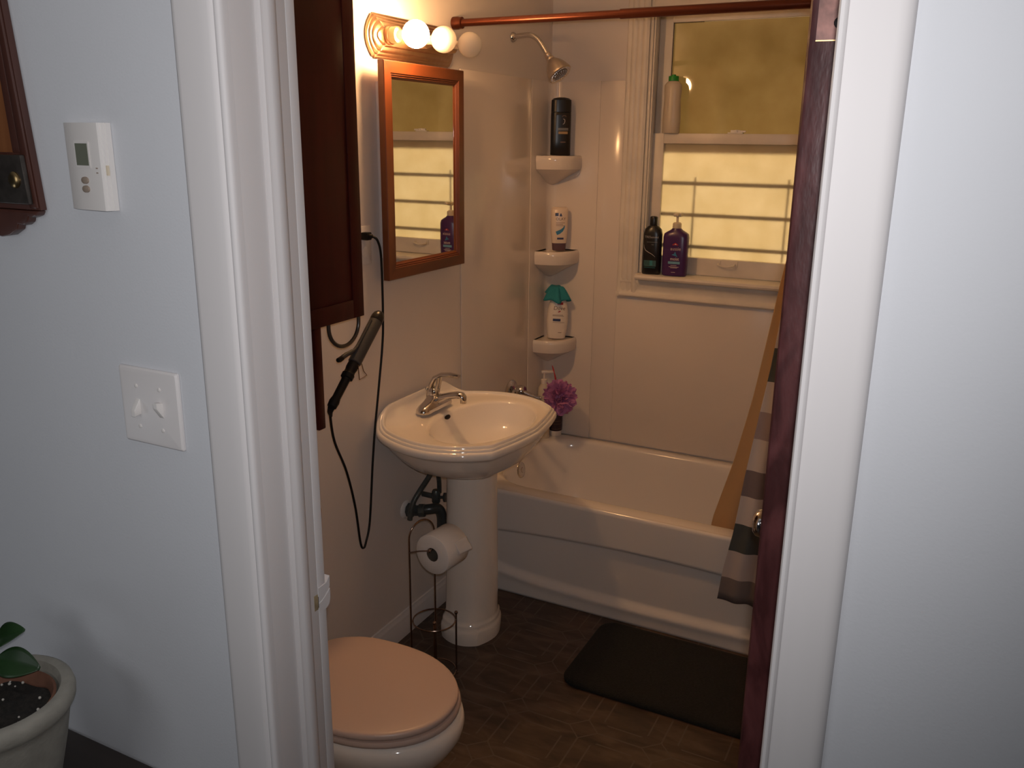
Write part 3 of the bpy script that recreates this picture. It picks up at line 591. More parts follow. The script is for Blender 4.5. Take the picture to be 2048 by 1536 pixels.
# plumbing behind the pedestal
pl = thing('drain_trap', 'dark drain trap and supply hoses between the wall and the sink pedestal', 'plumbing', (0.0, 1.55, 0.48))
obj('wall_flange', G().lathe([(0.034, 0), (0.034, 0.002), (0.026, 0.008), (0.020, 0.010)], (0.0006, 1.543, 0.482), (1, 0, 0)), 'plastic_white', pl)
obj('trap_pipe', G().tube(bez([(0.004, 1.543, 0.482), (0.045, 1.548, 0.485), (0.085, 1.565, 0.492), (0.107, 1.590, 0.488), (0.114, 1.602, 0.455), (0.114, 1.602, 0.40)], 8), 0.0185, 18), 'black_pipe', pl)
obj('slip_nut', G().lathe([(0.022, 0), (0.026, 0.003), (0.026, 0.020), (0.022, 0.023)], (0.010, 1.544, 0.483), (1, 0.05, 0.03), 8), 'black_pipe', pl)
obj('slip_nut', G().lathe([(0.021, 0), (0.0245, 0.003), (0.0245, 0.020), (0.021, 0.023)], (0.052, 1.550, 0.486), (1, 0.3, 0.1), 8), 'lead_pipe', pl)
obj('supply_hose', G().tube(bez([(0.115, 1.555, 0.69), (0.098, 1.556, 0.63), (0.068, 1.535, 0.570), (0.055, 1.515, 0.535), (0.050, 1.502, 0.500), (0.048, 1.498, 0.470)], 8), 0.0095, 14), 'lead_pipe', pl)
obj('supply_hose', G().tube(bez([(0.110, 1.620, 0.69), (0.085, 1.628, 0.62), (0.072, 1.655, 0.56), (0.066, 1.665, 0.515)], 8), 0.0085, 14), 'lead_pipe', pl)
sv = obj('shutoff_valve', G().lathe([(0.010, 0), (0.010, 0.055)], (0.0008, 1.655, 0.50), (1, 0, 0), 14).lathe([(0.013, -0.028), (0.016, -0.022), (0.016, 0.014), (0.012, 0.022)], (0.058, 1.655, 0.505), (0, 0, 1), 14), 'lead_pipe', pl)
obj('valve_handle', G().lathe([(0.006, 0), (0.006, 0.018), (0.018, 0.020), (0.018, 0.027)], (0.07, 1.655, 0.500), (1, 0.25, 0.1), 8), 'black_pipe', sv)

# ------------------------------------------------------------------ toilet
TCY = 0.722
toi = thing('toilet', 'white toilet with its beige lid closed, behind the doorway edge', 'toilet', (0.38, TCY, 0))
def egg(x0, x1, hw, z, n=56, cut=None):
    pts = []; xm = x0 + (x1 - x0) * 0.50
    for k in range(n):
        a = 2 * PI * k / n; c, s_ = math.cos(a), math.sin(a)
        e = 1.0 if c > 0 else 0.72
        x = xm + (x1 - xm) * c if c > 0 else xm + (xm - x0) * math.copysign(abs(c) ** e, c)
        y = hw * (math.copysign(abs(s_) ** (0.96 if c > 0 else 0.8), s_))
        pts.append((x, TCY + y, z))
    return pts
obj('bowl', G().loft([egg(0.20, 0.53, 0.105, 0.0006), egg(0.195, 0.535, 0.107, 0.03), egg(0.20, 0.53, 0.098, 0.06), egg(0.20, 0.550, 0.100, 0.14), egg(0.20, 0.612, 0.128, 0.22), egg(0.19, 0.668, 0.168, 0.285), egg(0.185, 0.690, 0.184, 0.325), egg(0.185, 0.694, 0.189, 0.350), egg(0.187, 0.690, 0.187, 0.365), egg(0.192, 0.680, 0.180, 0.374), egg(0.20, 0.66, 0.168, 0.3765)]), 'porcelain', toi, ang=50)
obj('seat', G().loft([egg(0.205, 0.672, 0.184, 0.3775), egg(0.20, 0.680, 0.190, 0.3825), egg(0.20, 0.682, 0.192, 0.391), egg(0.203, 0.678, 0.189, 0.3975)]), 'seat_plastic', toi, ang=50)
obj('lid', G().loft([egg(0.200, 0.664, 0.182, 0.3985), egg(0.195, 0.672, 0.188, 0.4010), egg(0.194, 0.675, 0.190, 0.4050), egg(0.194, 0.675, 0.190, 0.4110), egg(0.195, 0.6735, 0.1885, 0.4150), egg(0.198, 0.670, 0.185, 0.4172), egg(0.204, 0.663, 0.179, 0.4182), egg(0.240, 0.62, 0.145, 0.4188), egg(0.30, 0.54, 0.09, 0.4190)]), 'seat_plastic', toi, ang=50)
def rl(x0, x1, hy, r, z): return [(x, y, z) for x, y in rrect((x0 + x1) / 2, TCY, (x1 - x0) / 2, hy, r, 8)]
tk = obj('tank', G().loft([rl(0.02, 0.155, 0.150, 0.03, 0.377), rl(0.012, 0.165, 0.160, 0.035, 0.44), rl(0.008, 0.172, 0.166, 0.035, 0.745)]), 'porcelain', toi, ang=50)
obj('tank_lid', G().loft([rl(0.006, 0.178, 0.172, 0.038, 0.7455), rl(0.003, 0.184, 0.178, 0.042, 0.752), rl(0.003, 0.185, 0.180, 0.042, 0.775), rl(0.005, 0.182, 0.177, 0.042, 0.785), rl(0.012, 0.174, 0.168, 0.040, 0.789)]), 'seat_plastic', toi, ang=50)
for s_ in (-1, 1): obj('hinge', G().lathe([(0.011, -0.022), (0.012, -0.02), (0.012, 0.02), (0.011, 0.022)], (0.195, TCY + s_ * 0.075, 0.402), (0, 1, 0), 16), 'seat_plastic', toi)
obj('flush_lever', G().lathe([(0.012, 0), (0.012, 0.006), (0.008, 0.010)], (0.1722, TCY - 0.11, 0.69), (1, 0, 0), 16).tube([(0.180, TCY - 0.11, 0.69), (0.186, TCY - 0.09, 0.687), (0.188, TCY - 0.04, 0.680)], 0.005, 10), 'chrome', toi)

# ------------------------------------------------------------------ over-toilet cabinet with ring
CX, CY0, CY1, CZ0 = 0.212, 0.37, 1.060, 1.286
cab = thing('wall_cabinet', 'dark mahogany wall cabinet above the toilet', 'cabinet', (0.10, 0.71, CZ0))
obj('body', G().box(0.001, CX - 0.02, CY0, CY1 - 0.001, CZ0, 2.20), 'mahogany', cab, bevel=0.002)
for (a, b_) in ((CY0, 0.7075), (0.7095, CY1)):
    d_ = obj('door', G().box(CX - 0.0195, CX - 0.004, a, b_, CZ0 + 0.001, 2.199), 'mahogany', cab, bevel=0.0015)
    for (y0, y1, z0, z1) in ((a, a + 0.045, CZ0 + 0.001, 2.199), (b_ - 0.045, b_, CZ0 + 0.001, 2.199), (a + 0.045, b_ - 0.045, CZ0 + 0.001, CZ0 + 0.05), (a + 0.045, b_ - 0.045, 2.15, 2.199)):
        obj('door_rail', G().box(CX - 0.0042, CX, y0, y1, z0, z1), 'mahogany', d_, bevel=0.0012)
    ky = 0.685 if a == CY0 else 0.732
    obj('knob', G().lathe([(0.006, 0), (0.006, 0.010), (0.014, 0.016), (0.015, 0.022), (0.010, 0.027)], (CX, ky, CZ0 + 0.10), (1, 0, 0), 18), 'old_brass', d_)
for (a, b_) in ((CY0, CY0 + 0.030), (CY1 - 0.031, CY1 - 0.001)):
    obj('leg_post', G().box(0.001, 0.062, a, b_, 0.940, CZ0 - 0.0004), 'mahogany', cab, bevel=0.003)
obj('back_rail', G().box(0.001, 0.016, CY0 + 0.030, CY1 - 0.031, 1.02, 1.20), 'mahogany', cab, bevel=0.003)
rc = Vector((0.195, (0.928 + 1.056) / 2, CZ0)); rw = 0.064
pth = [(0.195, 0.928, CZ0 + 0.004), (0.195, 0.928, CZ0 - 0.012)] + [(0.195, rc.y - rw * math.cos(a), CZ0 - 0.014 - 0.058 * math.sin(a)) for a in [k / 20 * PI for k in range(21)]] + [(0.195, 1.056, CZ0 - 0.012), (0.195, 1.056, CZ0 + 0.004)]
obj('towel_ring', G().tube(pth, 0.0052, 12), 'ring_metal', cab)

# ------------------------------------------------------------------ curling iron with cord
P0 = Vector((0.178, 1.171, 1.262)); P2 = Vector((0.178, 0.943, 1.050)); dI = (P0 - P2); dI.x = 0.0; LI = dI.length; dI.normalize()
ci = thing('curling_iron', 'black and grey curling iron hung in the ring under the dark cabinet', 'curling iron', tuple(P2))
def along(t): return P2 + dI * t
lt = 0.148
obj('barrel', G().lathe([(0.0165, lt), (0.0185, lt + 0.002), (0.0185, LI - 0.020), (0.0180, LI - 0.018)], P2, dI, 28), 'barrel', ci)
obj('tip', G().lathe([(0.0186, LI - 0.018), (0.0192, LI - 0.014), (0.0188, LI - 0.004), (0.0160, LI + 0.006), (0.010, LI + 0.013), (0.003, LI + 0.0165)], P2, dI, 28), 'black_gloss', ci)
obj('handle', G().lathe([(0.006, 0.0), (0.0130, 0.004), (0.0145, 0.020), (0.0118, 0.034), (0.0122, 0.09), (0.0128, 0.095), (0.0175, 0.098), (0.0178, 0.110), (0.0155, 0.113), (0.0150, 0.122), (0.0165, 0.130), (0.0162, lt - 0.001)], P2, dI, 28), 'black_plastic', ci)
side = Vector((0, -dI.z, dI.y)); upv = side if side.z > 0 else -side
q = along(lt + 0.012)
obj('clamp_lever', G().tube(bez([along(LI - 0.03) + upv * 0.0195, along(lt + 0.06) + upv * 0.0200, along(lt + 0.03) + upv * 0.024, along(lt + 0.014) + upv * 0.033, along(lt - 0.004) + upv * 0.046, along(lt - 0.026) + upv * 0.058], 6), [0.004] * 8 + [0.005] * 8 + [0.0062] * 8 + [0.0068] * 7, 12), 'barrel', ci)
obj('lever_grip', G().tube([along(lt - 0.020) + upv * 0.054, along(lt - 0.030) + upv * 0.060, along(lt - 0.036) + upv * 0.0655], [0.0070, 0.0075, 0.006], 12), 'black_plastic', ci)
e1_ = Vector((1, 0, 0))
pa = along(lt - 0.004)
obj('wire_stand', G().tube([pa + e1_ * 0.016 + upv * 0.002, pa + e1_ * 0.018 - Vector((0, 0, 0.042)), pa + e1_ * 0.020 + Vector((0, 0.032, -0.036)), pa + e1_ * 0.014 + Vector((0, 0.026, -0.024)), pa + e1_ * 0.010 + Vector((0, 0.022, 0.000))], 0.0012, 8), 'wire', ci)
cd = obj('cord', G().tube(bez([along(0.0), (0.160, 0.960, 1.020), (0.130, 1.010, 0.925), (0.100, 1.095, 0.800), (0.080, 1.155, 0.660), (0.060, 1.200, 0.515), (0.055, 1.222, 0.486), (0.052, 1.240, 0.500), (0.050, 1.266, 0.560), (0.048, 1.294, 0.743), (0.048, 1.313, 0.857), (0.050, 1.338, 0.990), (0.050, 1.364, 1.120), (0.050, 1.372, 1.202), (0.050, 1.374, 1.328), (0.052, 1.368, 1.412), (0.054, 1.352, 1.450), (0.046, 1.345, 1.462), (0.034, 1.344, 1.464)], 10), 0.0037, 10), 'black_plastic', ci, ang=80)
obj('strain_relief', G().tube([along(0.002), (0.168, 0.950, 1.036), (0.158, 0.965, 1.018)], [0.010, 0.0075, 0.0045], 12), 'black_plastic', ci)
obj('plug', G().box(0.0068, 0.030, 1.332, 1.355, 1.452, 1.475).lathe([(0.0085, 0), (0.0062, 0.012)], (0.029, 1.3435, 1.464), (1, 0, 0), 12), 'black_plastic', ci, bevel=0.002)

# ------------------------------------------------------------------ outlet
ou = thing('wall_outlet', 'white wall outlet with a black plug in it, between cabinet and mirror', 'outlet', (0.0, 1.350, 1.433))
obj('cover_plate', G().loft([[(x, y, z) for y, z in rrect(1.350, 1.433, hy, hz, 0.004, 4)] for x, hy, hz in ((0.0006, 0.0365, 0.0595), (0.003, 0.0365, 0.0595), (0.005, 0.034, 0.057))]), 'plastic_white', ou)
for z in (1.4525, 1.4135): obj('socket', G().lathe([(0.0165, 0), (0.0165, 0.0016), (0.015, 0.002)], (0.005, 1.350, z), (1, 0, 0), 20), 'plastic_white', ou)

# ------------------------------------------------------------------ mirror cabinet
mc = thing('mirror_cabinet', 'oak-framed mirror door of the medicine cabinet above the sink', 'mirror', (0.03, 1.63, 1.32))
MY0, MY1, MZ0, MZ1 = 1.400, 1.866, 1.322, 1.972
obj('cabinet_box', G().box(0.0006, 0.0375, 1.438, 1.835, 1.385, 1.915), 'plate_white', mc, bevel=0.0015)
X0, X1 = 0.038, 0.060
def frame_side(p, w=0.052):   # p: along-edge transform ; section (inward d, x)
    pass
sec = [(0, X0), (0, X1 - 0.002), (0.002, X1), (0.034, X1), (0.0365, X1 - 0.003), (0.039, X1 - 0.002), (0.042, X1 - 0.0055), (0.0445, X1 - 0.0045), (0.048, X1 - 0.009), (0.052, X1 - 0.011), (0.052, X0)]
def stile(y_edge, s_):
    lo = [(x, y_edge + s_ * d, MZ0 + d) for d, x in sec]; hi = [(x, y_edge + s_ * d, MZ1 - d) for d, x in sec]
    return G().loft([lo, hi])
def rail_(z_edge, s_):
    lo = [(x, MY0 + d, z_edge + s_ * d) for d, x in sec]; hi = [(x, MY1 - d, z_edge + s_ * d) for d, x in sec]
    return G().loft([lo, hi])
obj('frame_stile', stile(MY0, 1), 'oak', mc, ang=25); obj('frame_stile', stile(MY1, -1), 'oak', mc, ang=25)
obj('frame_rail', rail_(MZ0, 1), 'oak_cross', mc, ang=25); obj('frame_rail', rail_(MZ1, -1), 'oak_cross', mc, ang=25)
obj('mirror_glass', G().box(X0 + 0.002, X0 + 0.0105, MY0 + 0.050, MY1 - 0.050, MZ0 + 0.050, MZ1 - 0.050), 'mirror_glass', mc)

# ------------------------------------------------------------------ vanity light
VY, VZ = 1.640, 2.0425
vn = thing('vanity_light', 'brass vanity light bar with three globe bulbs, only the nearest lit', 'wall light', (0.0, VY, VZ))
def barpoly(ins):
    hy, hz = 0.218 - ins * 0.9, 0.058 - ins
    pts = []
    for sg in (1, -1):
        c = []
        for k in range(13):
            t = -1 + 2 * k / 12
            c.append((VY + sg * (hy + 0.030 * (1 - t * t)), VZ + sg * t * hz))
        c.insert(0, (VY + sg * (hy - 0.008), VZ - sg * hz)); c.insert(0, (VY + sg * (hy - 0.008), VZ - sg * (hz + 0.004)))
        c.append((VY + sg * (hy - 0.008), VZ + sg * hz)); c.append((VY + sg * (hy - 0.008), VZ + sg * (hz + 0.004)))
        pts += c
    return pts
lay = [(0, 0.0006), (0, 0.007), (0.003, 0.009), (0.006, 0.0095), (0.008, 0.012), (0.012, 0.0145), (0.016, 0.0150), (0.018, 0.018), (0.024, 0.021), (0.032, 0.0225), (0.036, 0.0265), (0.040, 0.0275)]
obj('back_plate', G().loft([[(x, y, z) for y, z in barpoly(i)] for i, x in lay]), 'vanity_metal', vn, ang=30)
for i, y in enumerate((1.476, 1.632, 1.795)):
    so = obj('socket_cup', G().lathe([(0.0265, 0), (0.0265, 0.012), (0.0245, 0.014), (0.0245, 0.036), (0.020, 0.038)], (0.0278, y, VZ + 0.003), (1, 0, 0), 28), 'vanity_metal', vn)
    bl = obj('bulb', G().sphere((0.124, y, VZ + 0.003), 0.0395, 36, 22), 'globe_lit' if i == 0 else 'globe_off', vn, label='glowing globe bulb' if i == 0 else ('white globe bulb, unlit' if i == 2 else None))
    obj('bulb_neck', G().lathe([(0.0135, 0), (0.0135, 0.012), (0.016, 0.020)], (0.066, y, VZ + 0.003), (1, 0, 0), 20), 'bulb_neck', bl)

# ------------------------------------------------------------------ toilet paper stand
st = thing('toilet_paper_stand', 'bronze wire toilet paper stand beside the sink pedestal', 'toilet paper stand', (0.23, 1.352, 0))
PL = Vector((0.165, 1.318, 0)); PB = Vector((0.200, 1.415, 0)); PR = Vector((0.297, 1.390, 0)); PFr = Vector((0.268, 1.300, 0)); RC = (PL + PB + PR + PFr) / 4; RZ = 0.205
up = Vector((0, 0, 1)); mid = (PL + PB) / 2; hv = (PB - PL) / 2
arch = [PL + up * 0.004, PL + up * 0.25] + [mid - hv * math.cos(a) + up * (0.498 + 0.054 * math.sin(a)) for a in [k / 18 * PI for k in range(19)]] + [PB + up * 0.25, PB + up * 0.004]
obj('arch_legs', G().tube(arch, 0.0030, 10), 'wire', st)
rr_ = sum((p - RC).length for p in (PL, PB, PR, PFr)) / 4
obj('ring', G().tube([RC + Vector((rr_ * math.cos(2 * PI * k / 40), rr_ * math.sin(2 * PI * k / 40), RZ)) for k in range(40)], 0.0024, 8, closed=True), 'wire', st)
obj('ring', G().tube([RC + Vector((rr_ * math.cos(2 * PI * k / 40), rr_ * math.sin(2 * PI * k / 40), 0.012)) for k in range(40)], 0.0024, 8, closed=True), 'wire', st)
for p in (PR, PFr):
    lg = obj('leg', G().tube([p + up * 0.003, p + up * (RZ + 0.024)], 0.0030, 10), 'wire', st)
    obj('ball_tip', G().sphere(p + up * (RZ + 0.028), 0.0062, 16, 10), 'wire', lg)
for p in (PL, PB, PR, PFr): obj('foot', G().lathe([(0.005, 0), (0.006, 0.002), (0.005, 0.006)], p + up * 0.0004, (0, 0, 1), 14), 'wire', st)
RF = Vector((0.264, 1.300, 0.476)); RD = Vector((0.115, 0.993, 0)).normalized(); RLn = 0.108; RO = 0.0665; RI = 0.0225
roll_top = RF + up * (RI - 0.0035)
PA = PL + up * 0.452
obj('roll_arm', G().tube([PA, PA + (roll_top - RD * 0.012 - PA) * 0.5 + up * 0.002, roll_top - RD * 0.012, roll_top - RD * 0.004, roll_top + RD * (RLn + 0.004)], 0.0026, 10), 'wire', st)
obj('ball_tip', G().sphere(roll_top - RD * 0.013, 0.0062, 16, 10), 'wire', st)
ro = thing('toilet_paper_roll', 'white toilet paper roll on the wire stand, loose end lifted', 'toilet paper', tuple(RF))
sv_ = up.cross(RD).normalized()
def ring_loop(r, h, n=56): return [RF + RD * h + (sv_ * math.cos(2 * PI * k / n) + up * math.sin(2 * PI * k / n)) * r for k in range(n)]
gl = G().loft([ring_loop(RI + 0.0008, 0.0), ring_loop(RO - 0.002, 0.0), ring_loop(RO, 0.002), ring_loop(RO, RLn - 0.002), ring_loop(RO - 0.002, RLn), ring_loop(RI + 0.0008, RLn), ring_loop(RI + 0.0008, 0.0)], False, False)
pr_ = obj('paper', gl, 'paper', ro, ang=50)
obj('core', G().loft([ring_loop(RI, 0.0005), ring_loop(RI, RLn - 0.0005), ring_loop(RI - 0.0012, RLn - 0.0005), ring_loop(RI - 0.0012, 0.0005), ring_loop(RI, 0.0005)], False, False), 'cardboard', ro)
def flap(u, v):
    a = 0.62 - 0.62 * v; h = RLn * (0.42 + 0.58 * u) if v < 0.5 else RLn * (0.42 + 0.58 * u + (v - 0.5) * 0.10 * (1 - u))
    r = RO + 0.0008 + 0.012 * sm(v, 0.35, 1.0) * (0.3 + 0.7 * u)
    sgn = -1 if sv_.x < 0 else 1
    return RF + RD * h + (sv_ * sgn * math.cos(a) + up * math.sin(a)) * r
obj('loose_end', G().grid(flap, 12, 12), 'paper', pr_, ang=80, thick=0.0006)

# ------------------------------------------------------------------ bath mat
def mat_mesh():
    x0, x1, y0, y1 = 0.625, 1.385, 1.500, 1.928; loops = []
    for ins, z in ((0.004, 0.0006), (0, 0.005), (0.0, 0.012), (0.003, 0.016), (0.010, 0.019), (0.022, 0.0205)):
        loops.append([(x, y, z) for x, y in rrect((x0 + x1) / 2, (y0 + y1) / 2, (x1 - x0) / 2 - ins, (y1 - y0) / 2 - ins, 0.062 - ins * 0.5, 8)])
    return G().loft(loops)
bm_ = obj('bath_mat', mat_mesh(), 'pile'); tag(bm_, 'charcoal shaggy bath mat on the floor in front of the bathtub', 'bath mat')

# ------------------------------------------------------------------ bottles
def prof_at(sec, z):
    for (z0, a0, b0, n0), (z1, a1, b1, n1) in zip(sec, sec[1:]):
        if z0 <= z <= z1:
            t = 0 if z1 == z0 else (z - z0) / (z1 - z0); return a0 + (a1 - a0) * t, b0 + (b1 - b0) * t, n0 + (n1 - n0) * t
    return sec[-1][1:]
def body(sec, M, n=40):
    loops = []
    for z, a, b_, e in sec:
        loops.append([(a * math.copysign(abs(math.cos(t)) ** (2 / e), math.cos(t)), b_ * math.copysign(abs(math.sin(t)) ** (2 / e), math.sin(t)), z) for t in [2 * PI * k / n for k in range(n)]])
    return G().loft(loops).xf(M)
def conform(sec, pts, off=0.0007):
    out = []
    for x, z in pts:
        a, b_, e = prof_at(sec, z); t = min(0.995, abs(x) / max(a, 1e-5))
        out.append((x, -b_ * (1 - t ** e) ** (1 / e) - off, z))
    return out
def decal_text(sec, M, s, x, z, size, shear=0, bold=0.0, off=0.0009):
    vs, fs = text2d(s, size, shear, bold)
    return G().add([M @ Vector(p) for p in conform(sec, [(x + a, z + b_) for a, b_ in vs], off)], fs)
def decal_rect(sec, M, x0, x1, z0, z1, off=0.0007, n=10):
    pts = [(x0 + (x1 - x0) * i / n, z) for z in (z0, z1) for i in range(n + 1)]
    return G().add([M @ Vector(p) for p in conform(sec, pts, off)], [(i, i + 1, n + 2 + i, n + 1 + i) for i in range(n)])
def decal_strip(sec, M, pts, wd, off=0.0008):
    vs = []; fs = []
    for i, (x, z) in enumerate(pts):
        a = pts[max(0, i - 1)]; b_ = pts[min(len(pts) - 1, i + 1)]; dx, dz = b_[0] - a[0], b_[1] - a[1]; l = math.hypot(dx, dz)
        w_ = wd[i] if isinstance(wd, list) else wd
        vs += [(x - dz / l * w_ / 2, z + dx / l * w_ / 2), (x + dz / l * w_ / 2, z - dx / l * w_ / 2)]
    for i in range(len(pts) - 1): fs.append((2 * i, 2 * i + 1, 2 * i + 3, 2 * i + 2))
    return G().add([M @ Vector(p) for p in conform(sec, vs, off)], fs)
def place(x, y, z, ang, tilt=0.0): return Matrix.Translation((x, y, z)) @ Matrix.Rotation(ang, 4, 'Z') @ Matrix.Rotation(tilt, 4, 'Y')
FACE = 0.42      # turn bottles a little towards the doorway

# black shampoo on the top shelf
M = place(0.078, 2.640, 1.6875, 0.55)
b = thing('shampoo_bottle', 'tall black shampoo bottle with a small tan label bar, on the top corner shelf', 'bottle', (0.078, 2.640, 1.6875))
sec = [(0.0, 0.040, 0.024, 3.5), (0.003, 0.042, 0.026, 3.5), (0.06, 0.042, 0.026, 3.3), (0.16, 0.0425, 0.026, 3.0), (0.172, 0.042, 0.0258, 3), (0.173, 0.0412, 0.025, 3)]
obj('bottle_body', body(sec, M), 'black_gloss', b)
sec2 = [(0.1735, 0.0412, 0.025, 3), (0.1745, 0.042, 0.0258, 3), (0.21, 0.0418, 0.0255, 3), (0.222, 0.041, 0.025, 3), (0.229, 0.032, 0.019, 2.6), (0.233, 0.014, 0.008, 2.2)]
obj('cap', body(sec2, M), 'black_gloss', b)
obj('label_band', decal_rect(sec, M, -0.013, 0.026, 0.0865, 0.0965), 'ink_tan', b)
lb = obj('label_mark', decal_rect(sec, M, -0.016, 0.028, 0.1005, 0.1110), 'ink_grey', b)
obj('label_mark', decal_strip(sec, M, [(0.006, 0.147), (0.012, 0.144), (0.013, 0.138), (0.011, 0.130), (0.005, 0.125)], 0.003), 'ink_silver', b)
obj('label_mark', decal_strip(sec, M, [(0.001, 0.155), (0.006, 0.160), (0.014, 0.160), (0.018, 0.155)], 0.003), 'ink_brown', b)
obj('label_mark', decal_rect(sec, M, -0.004, 0.018, 0.052, 0.056), 'ink_brown', b)

# lotion bottle on the middle shelf, standing on its cap
M = place(0.080, 2.645, 1.2895, 0.50)
b = thing('body_wash_bottle', 'cream bottle with a blue swoosh standing on its plum cap, middle corner shelf', 'bottle', (0.080, 2.645, 1.2895))
sec = [(0.031, 0.031, 0.019, 2.6), (0.034, 0.0325, 0.020, 2.6), (0.08, 0.0370, 0.0235, 2.5), (0.14, 0.0375, 0.023, 2.4), (0.172, 0.0365, 0.020, 2.3), (0.180, 0.034, 0.015, 2.2), (0.184, 0.026, 0.008, 2.2)]
obj('bottle_body', body(sec, M), 'olay_body', b)
obj('cap', body([(0.0, 0.027, 0.016, 2.6), (0.002, 0.0285, 0.0172, 2.6), (0.028, 0.0305, 0.0185, 2.6), (0.0308, 0.0305, 0.0185, 2.6)], M), 'cap_plum', b)
obj('lettering', decal_text(sec, M, 'OLAY', 0.004, 0.1345, 0.0165), 'ink_brown', b)
obj('label_mark', decal_rect(sec, M, -0.020, -0.006, 0.147, 0.160), 'ink_navy', b)
obj('label_mark', decal_strip(sec, M, [(0.004, 0.146), (0.004, 0.158)], [0.012, 0.004]), 'ink_navy', b)
for x1, z in ((0.022, 0.118), (0.014, 0.112), (0.018, 0.1055)): obj('label_mark', decal_rect(sec, M, -0.016, x1, z, z + 0.0015), 'ink_brown', b)
obj('label_swoosh', decal_strip(sec, M, [(-0.014, 0.074), (-0.002, 0.079), (0.010, 0.087), (0.018, 0.097), (0.022, 0.108)], [0.016, 0.016, 0.012, 0.007, 0.002]), 'ink_blue', b)
obj('label_band', decal_rect(sec, M, -0.010, 0.018, 0.0475, 0.0555), 'ink_navy', b)

# white bottle on the lower shelf with a teal cloth over its top
M = place(0.080, 2.640, 0.9005, 0.50, 0.04)
b = thing('lotion_bottle', 'white curved body wash bottle under a teal cloth, lowest corner shelf', 'bottle', (0.080, 2.640, 0.9005))
sec = [(0.0, 0.037, 0.022, 2.6), (0.003, 0.039, 0.024, 2.6), (0.03, 0.0445, 0.027, 2.5), (0.075, 0.0475, 0.029, 2.4), (0.12, 0.0455, 0.028, 2.4), (0.155, 0.039, 0.025, 2.4), (0.180, 0.030, 0.021, 2.3), (0.190, 0.024, 0.019, 2.2)]
obj('bottle_body', body(sec, M), 'pearl_white', b)
obj('cap', body([(0.1905, 0.024, 0.019, 2.2), (0.205, 0.023, 0.018, 2.2), (0.222, 0.020, 0.016, 2.2), (0.226, 0.014, 0.011, 2.2)], M), 'pearl_white', b)
obj('lettering', decal_text(sec, M, 'Dove', 0.004, 0.1375, 0.0235, 0.12), 'ink_brown', b)
obj('label_band', decal_rect(sec, M, -0.006, 0.020, 0.1535, 0.1640), 'ink_red', b)
obj('label_mark', decal_strip(sec, M, [(-0.001, 0.120), (0.004, 0.1235), (0.011, 0.126)], [0.002, 0.006, 0.002]), 'ink_red', b)
for x1, z in ((0.022, 0.1075), (0.026, 0.103)): obj('label_mark', decal_rect(sec, M, -0.024, x1, z, z + 0.0015), 'ink_brown', b)
obj('label_band', decal_rect(sec, M, -0.022, 0.012, 0.080, 0.091), 'ink_navy', b)
g = decal_rect(sec, M, -0.022, 0.030, 0.074, 0.0752); obj('label_mark', g, 'ink_brown', b)
obj('label_mark', decal_rect(sec, M, 0.004, 0.020, 0.028, 0.030), 'ink_brown', b)
rnd = random.Random(3)
def cloth(u, v):
    a = 2 * PI * u; r = 0.052 * v; fold = 0.010 * math.sin(5 * a + 1.0) * v + 0.006 * math.sin(3 * a + 0.5) * v
    rx = (r + fold) * (1.0 if math.cos(a) > -0.3 else 1.12)
    z = 1.1325 - 0.050 * max(0.0, (v - 0.42) / 0.58) ** 1.3 - 0.018 * v * v * max(0, math.sin(a * 1.0 - 2.6)) + 0.007 * math.sin(4 * a + 2) * v * v - 0.014 * v * v * math.cos(a)
    return (0.079 + rx * math.cos(a), 2.638 + (r * 0.80 + fold * 0.6) * math.sin(a), z)
cl = obj('wash_cloth', G().grid(cloth, 72, 14), 'teal_cloth', None, ang=80, thick=0.003)
tag(cl, 'crumpled teal wash cloth draped over the white bottle on the lowest shelf', 'wash cloth')

# cream pump bottle, purple loofah and dark jar on the tub ledge
TZ = ZT + 0.0006
M = place(0.044, 2.602, TZ, 0.6)
b = thing('pump_bottle', 'cream pump bottle on the tub corner behind the purple loofah', 'bottle', (0.044, 2.602, TZ))
obj('bottle_body', body([(0.0, 0.026, 0.020, 2.6), (0.003, 0.028, 0.022, 2.6), (0.215, 0.028, 0.022, 2.6), (0.240, 0.025, 0.019, 2.4), (0.258, 0.013, 0.013, 2.0)], M), 'cream_plastic', b)
pm = obj('pump', body([(0.2585, 0.014, 0.014, 2), (0.276, 0.014, 0.014, 2), (0.279, 0.005, 0.005, 2), (0.305, 0.005, 0.005, 2)], M), 'pearl_white', b)
obj('spout', G().box(-0.014, 0.040, -0.008, 0.008, 0.305, 0.317).xf(M), 'pearl_white', pm, bevel=0.003)
b = thing('dark_jar', 'upturned dark striped bottle on a white cap, on the tub corner below the loofah', 'bottle', (0.078, 2.664, TZ))
sec = [(0.026, 0.0295, 0.0295, 2), (0.029, 0.031, 0.031, 2), (0.080, 0.0315, 0.0315, 2), (0.105, 0.030, 0.030, 2), (0.112, 0.024, 0.024, 2)]
b_ = obj('bottle_body', body(sec, place(0.078, 2.664, TZ, 0.5)), 'jar_dark', b)
obj('cap', body([(0.0, 0.0255, 0.0255, 2), (0.002, 0.027, 0.027, 2), (0.024, 0.0285, 0.0285, 2), (0.0258, 0.028, 0.028, 2)], place(0.078, 2.664, TZ, 0.5)), 'pearl_white', b)
for z, h in ((0.036, 0.002), (0.060, 0.0014), (0.074, 0.002)): obj('label_mark', decal_rect(sec, place(0.078, 2.664, TZ, 0.5), -0.024, 0.024, z, z + h), 'ink_brown', b)
LC = Vector((0.152, 2.524, 0.664))
lo_ = thing('loofah', 'purple mesh bath loofah with a red hanging loop above the tub corner', 'loofah', tuple(LC))
g = G(); rnd = random.Random(11)
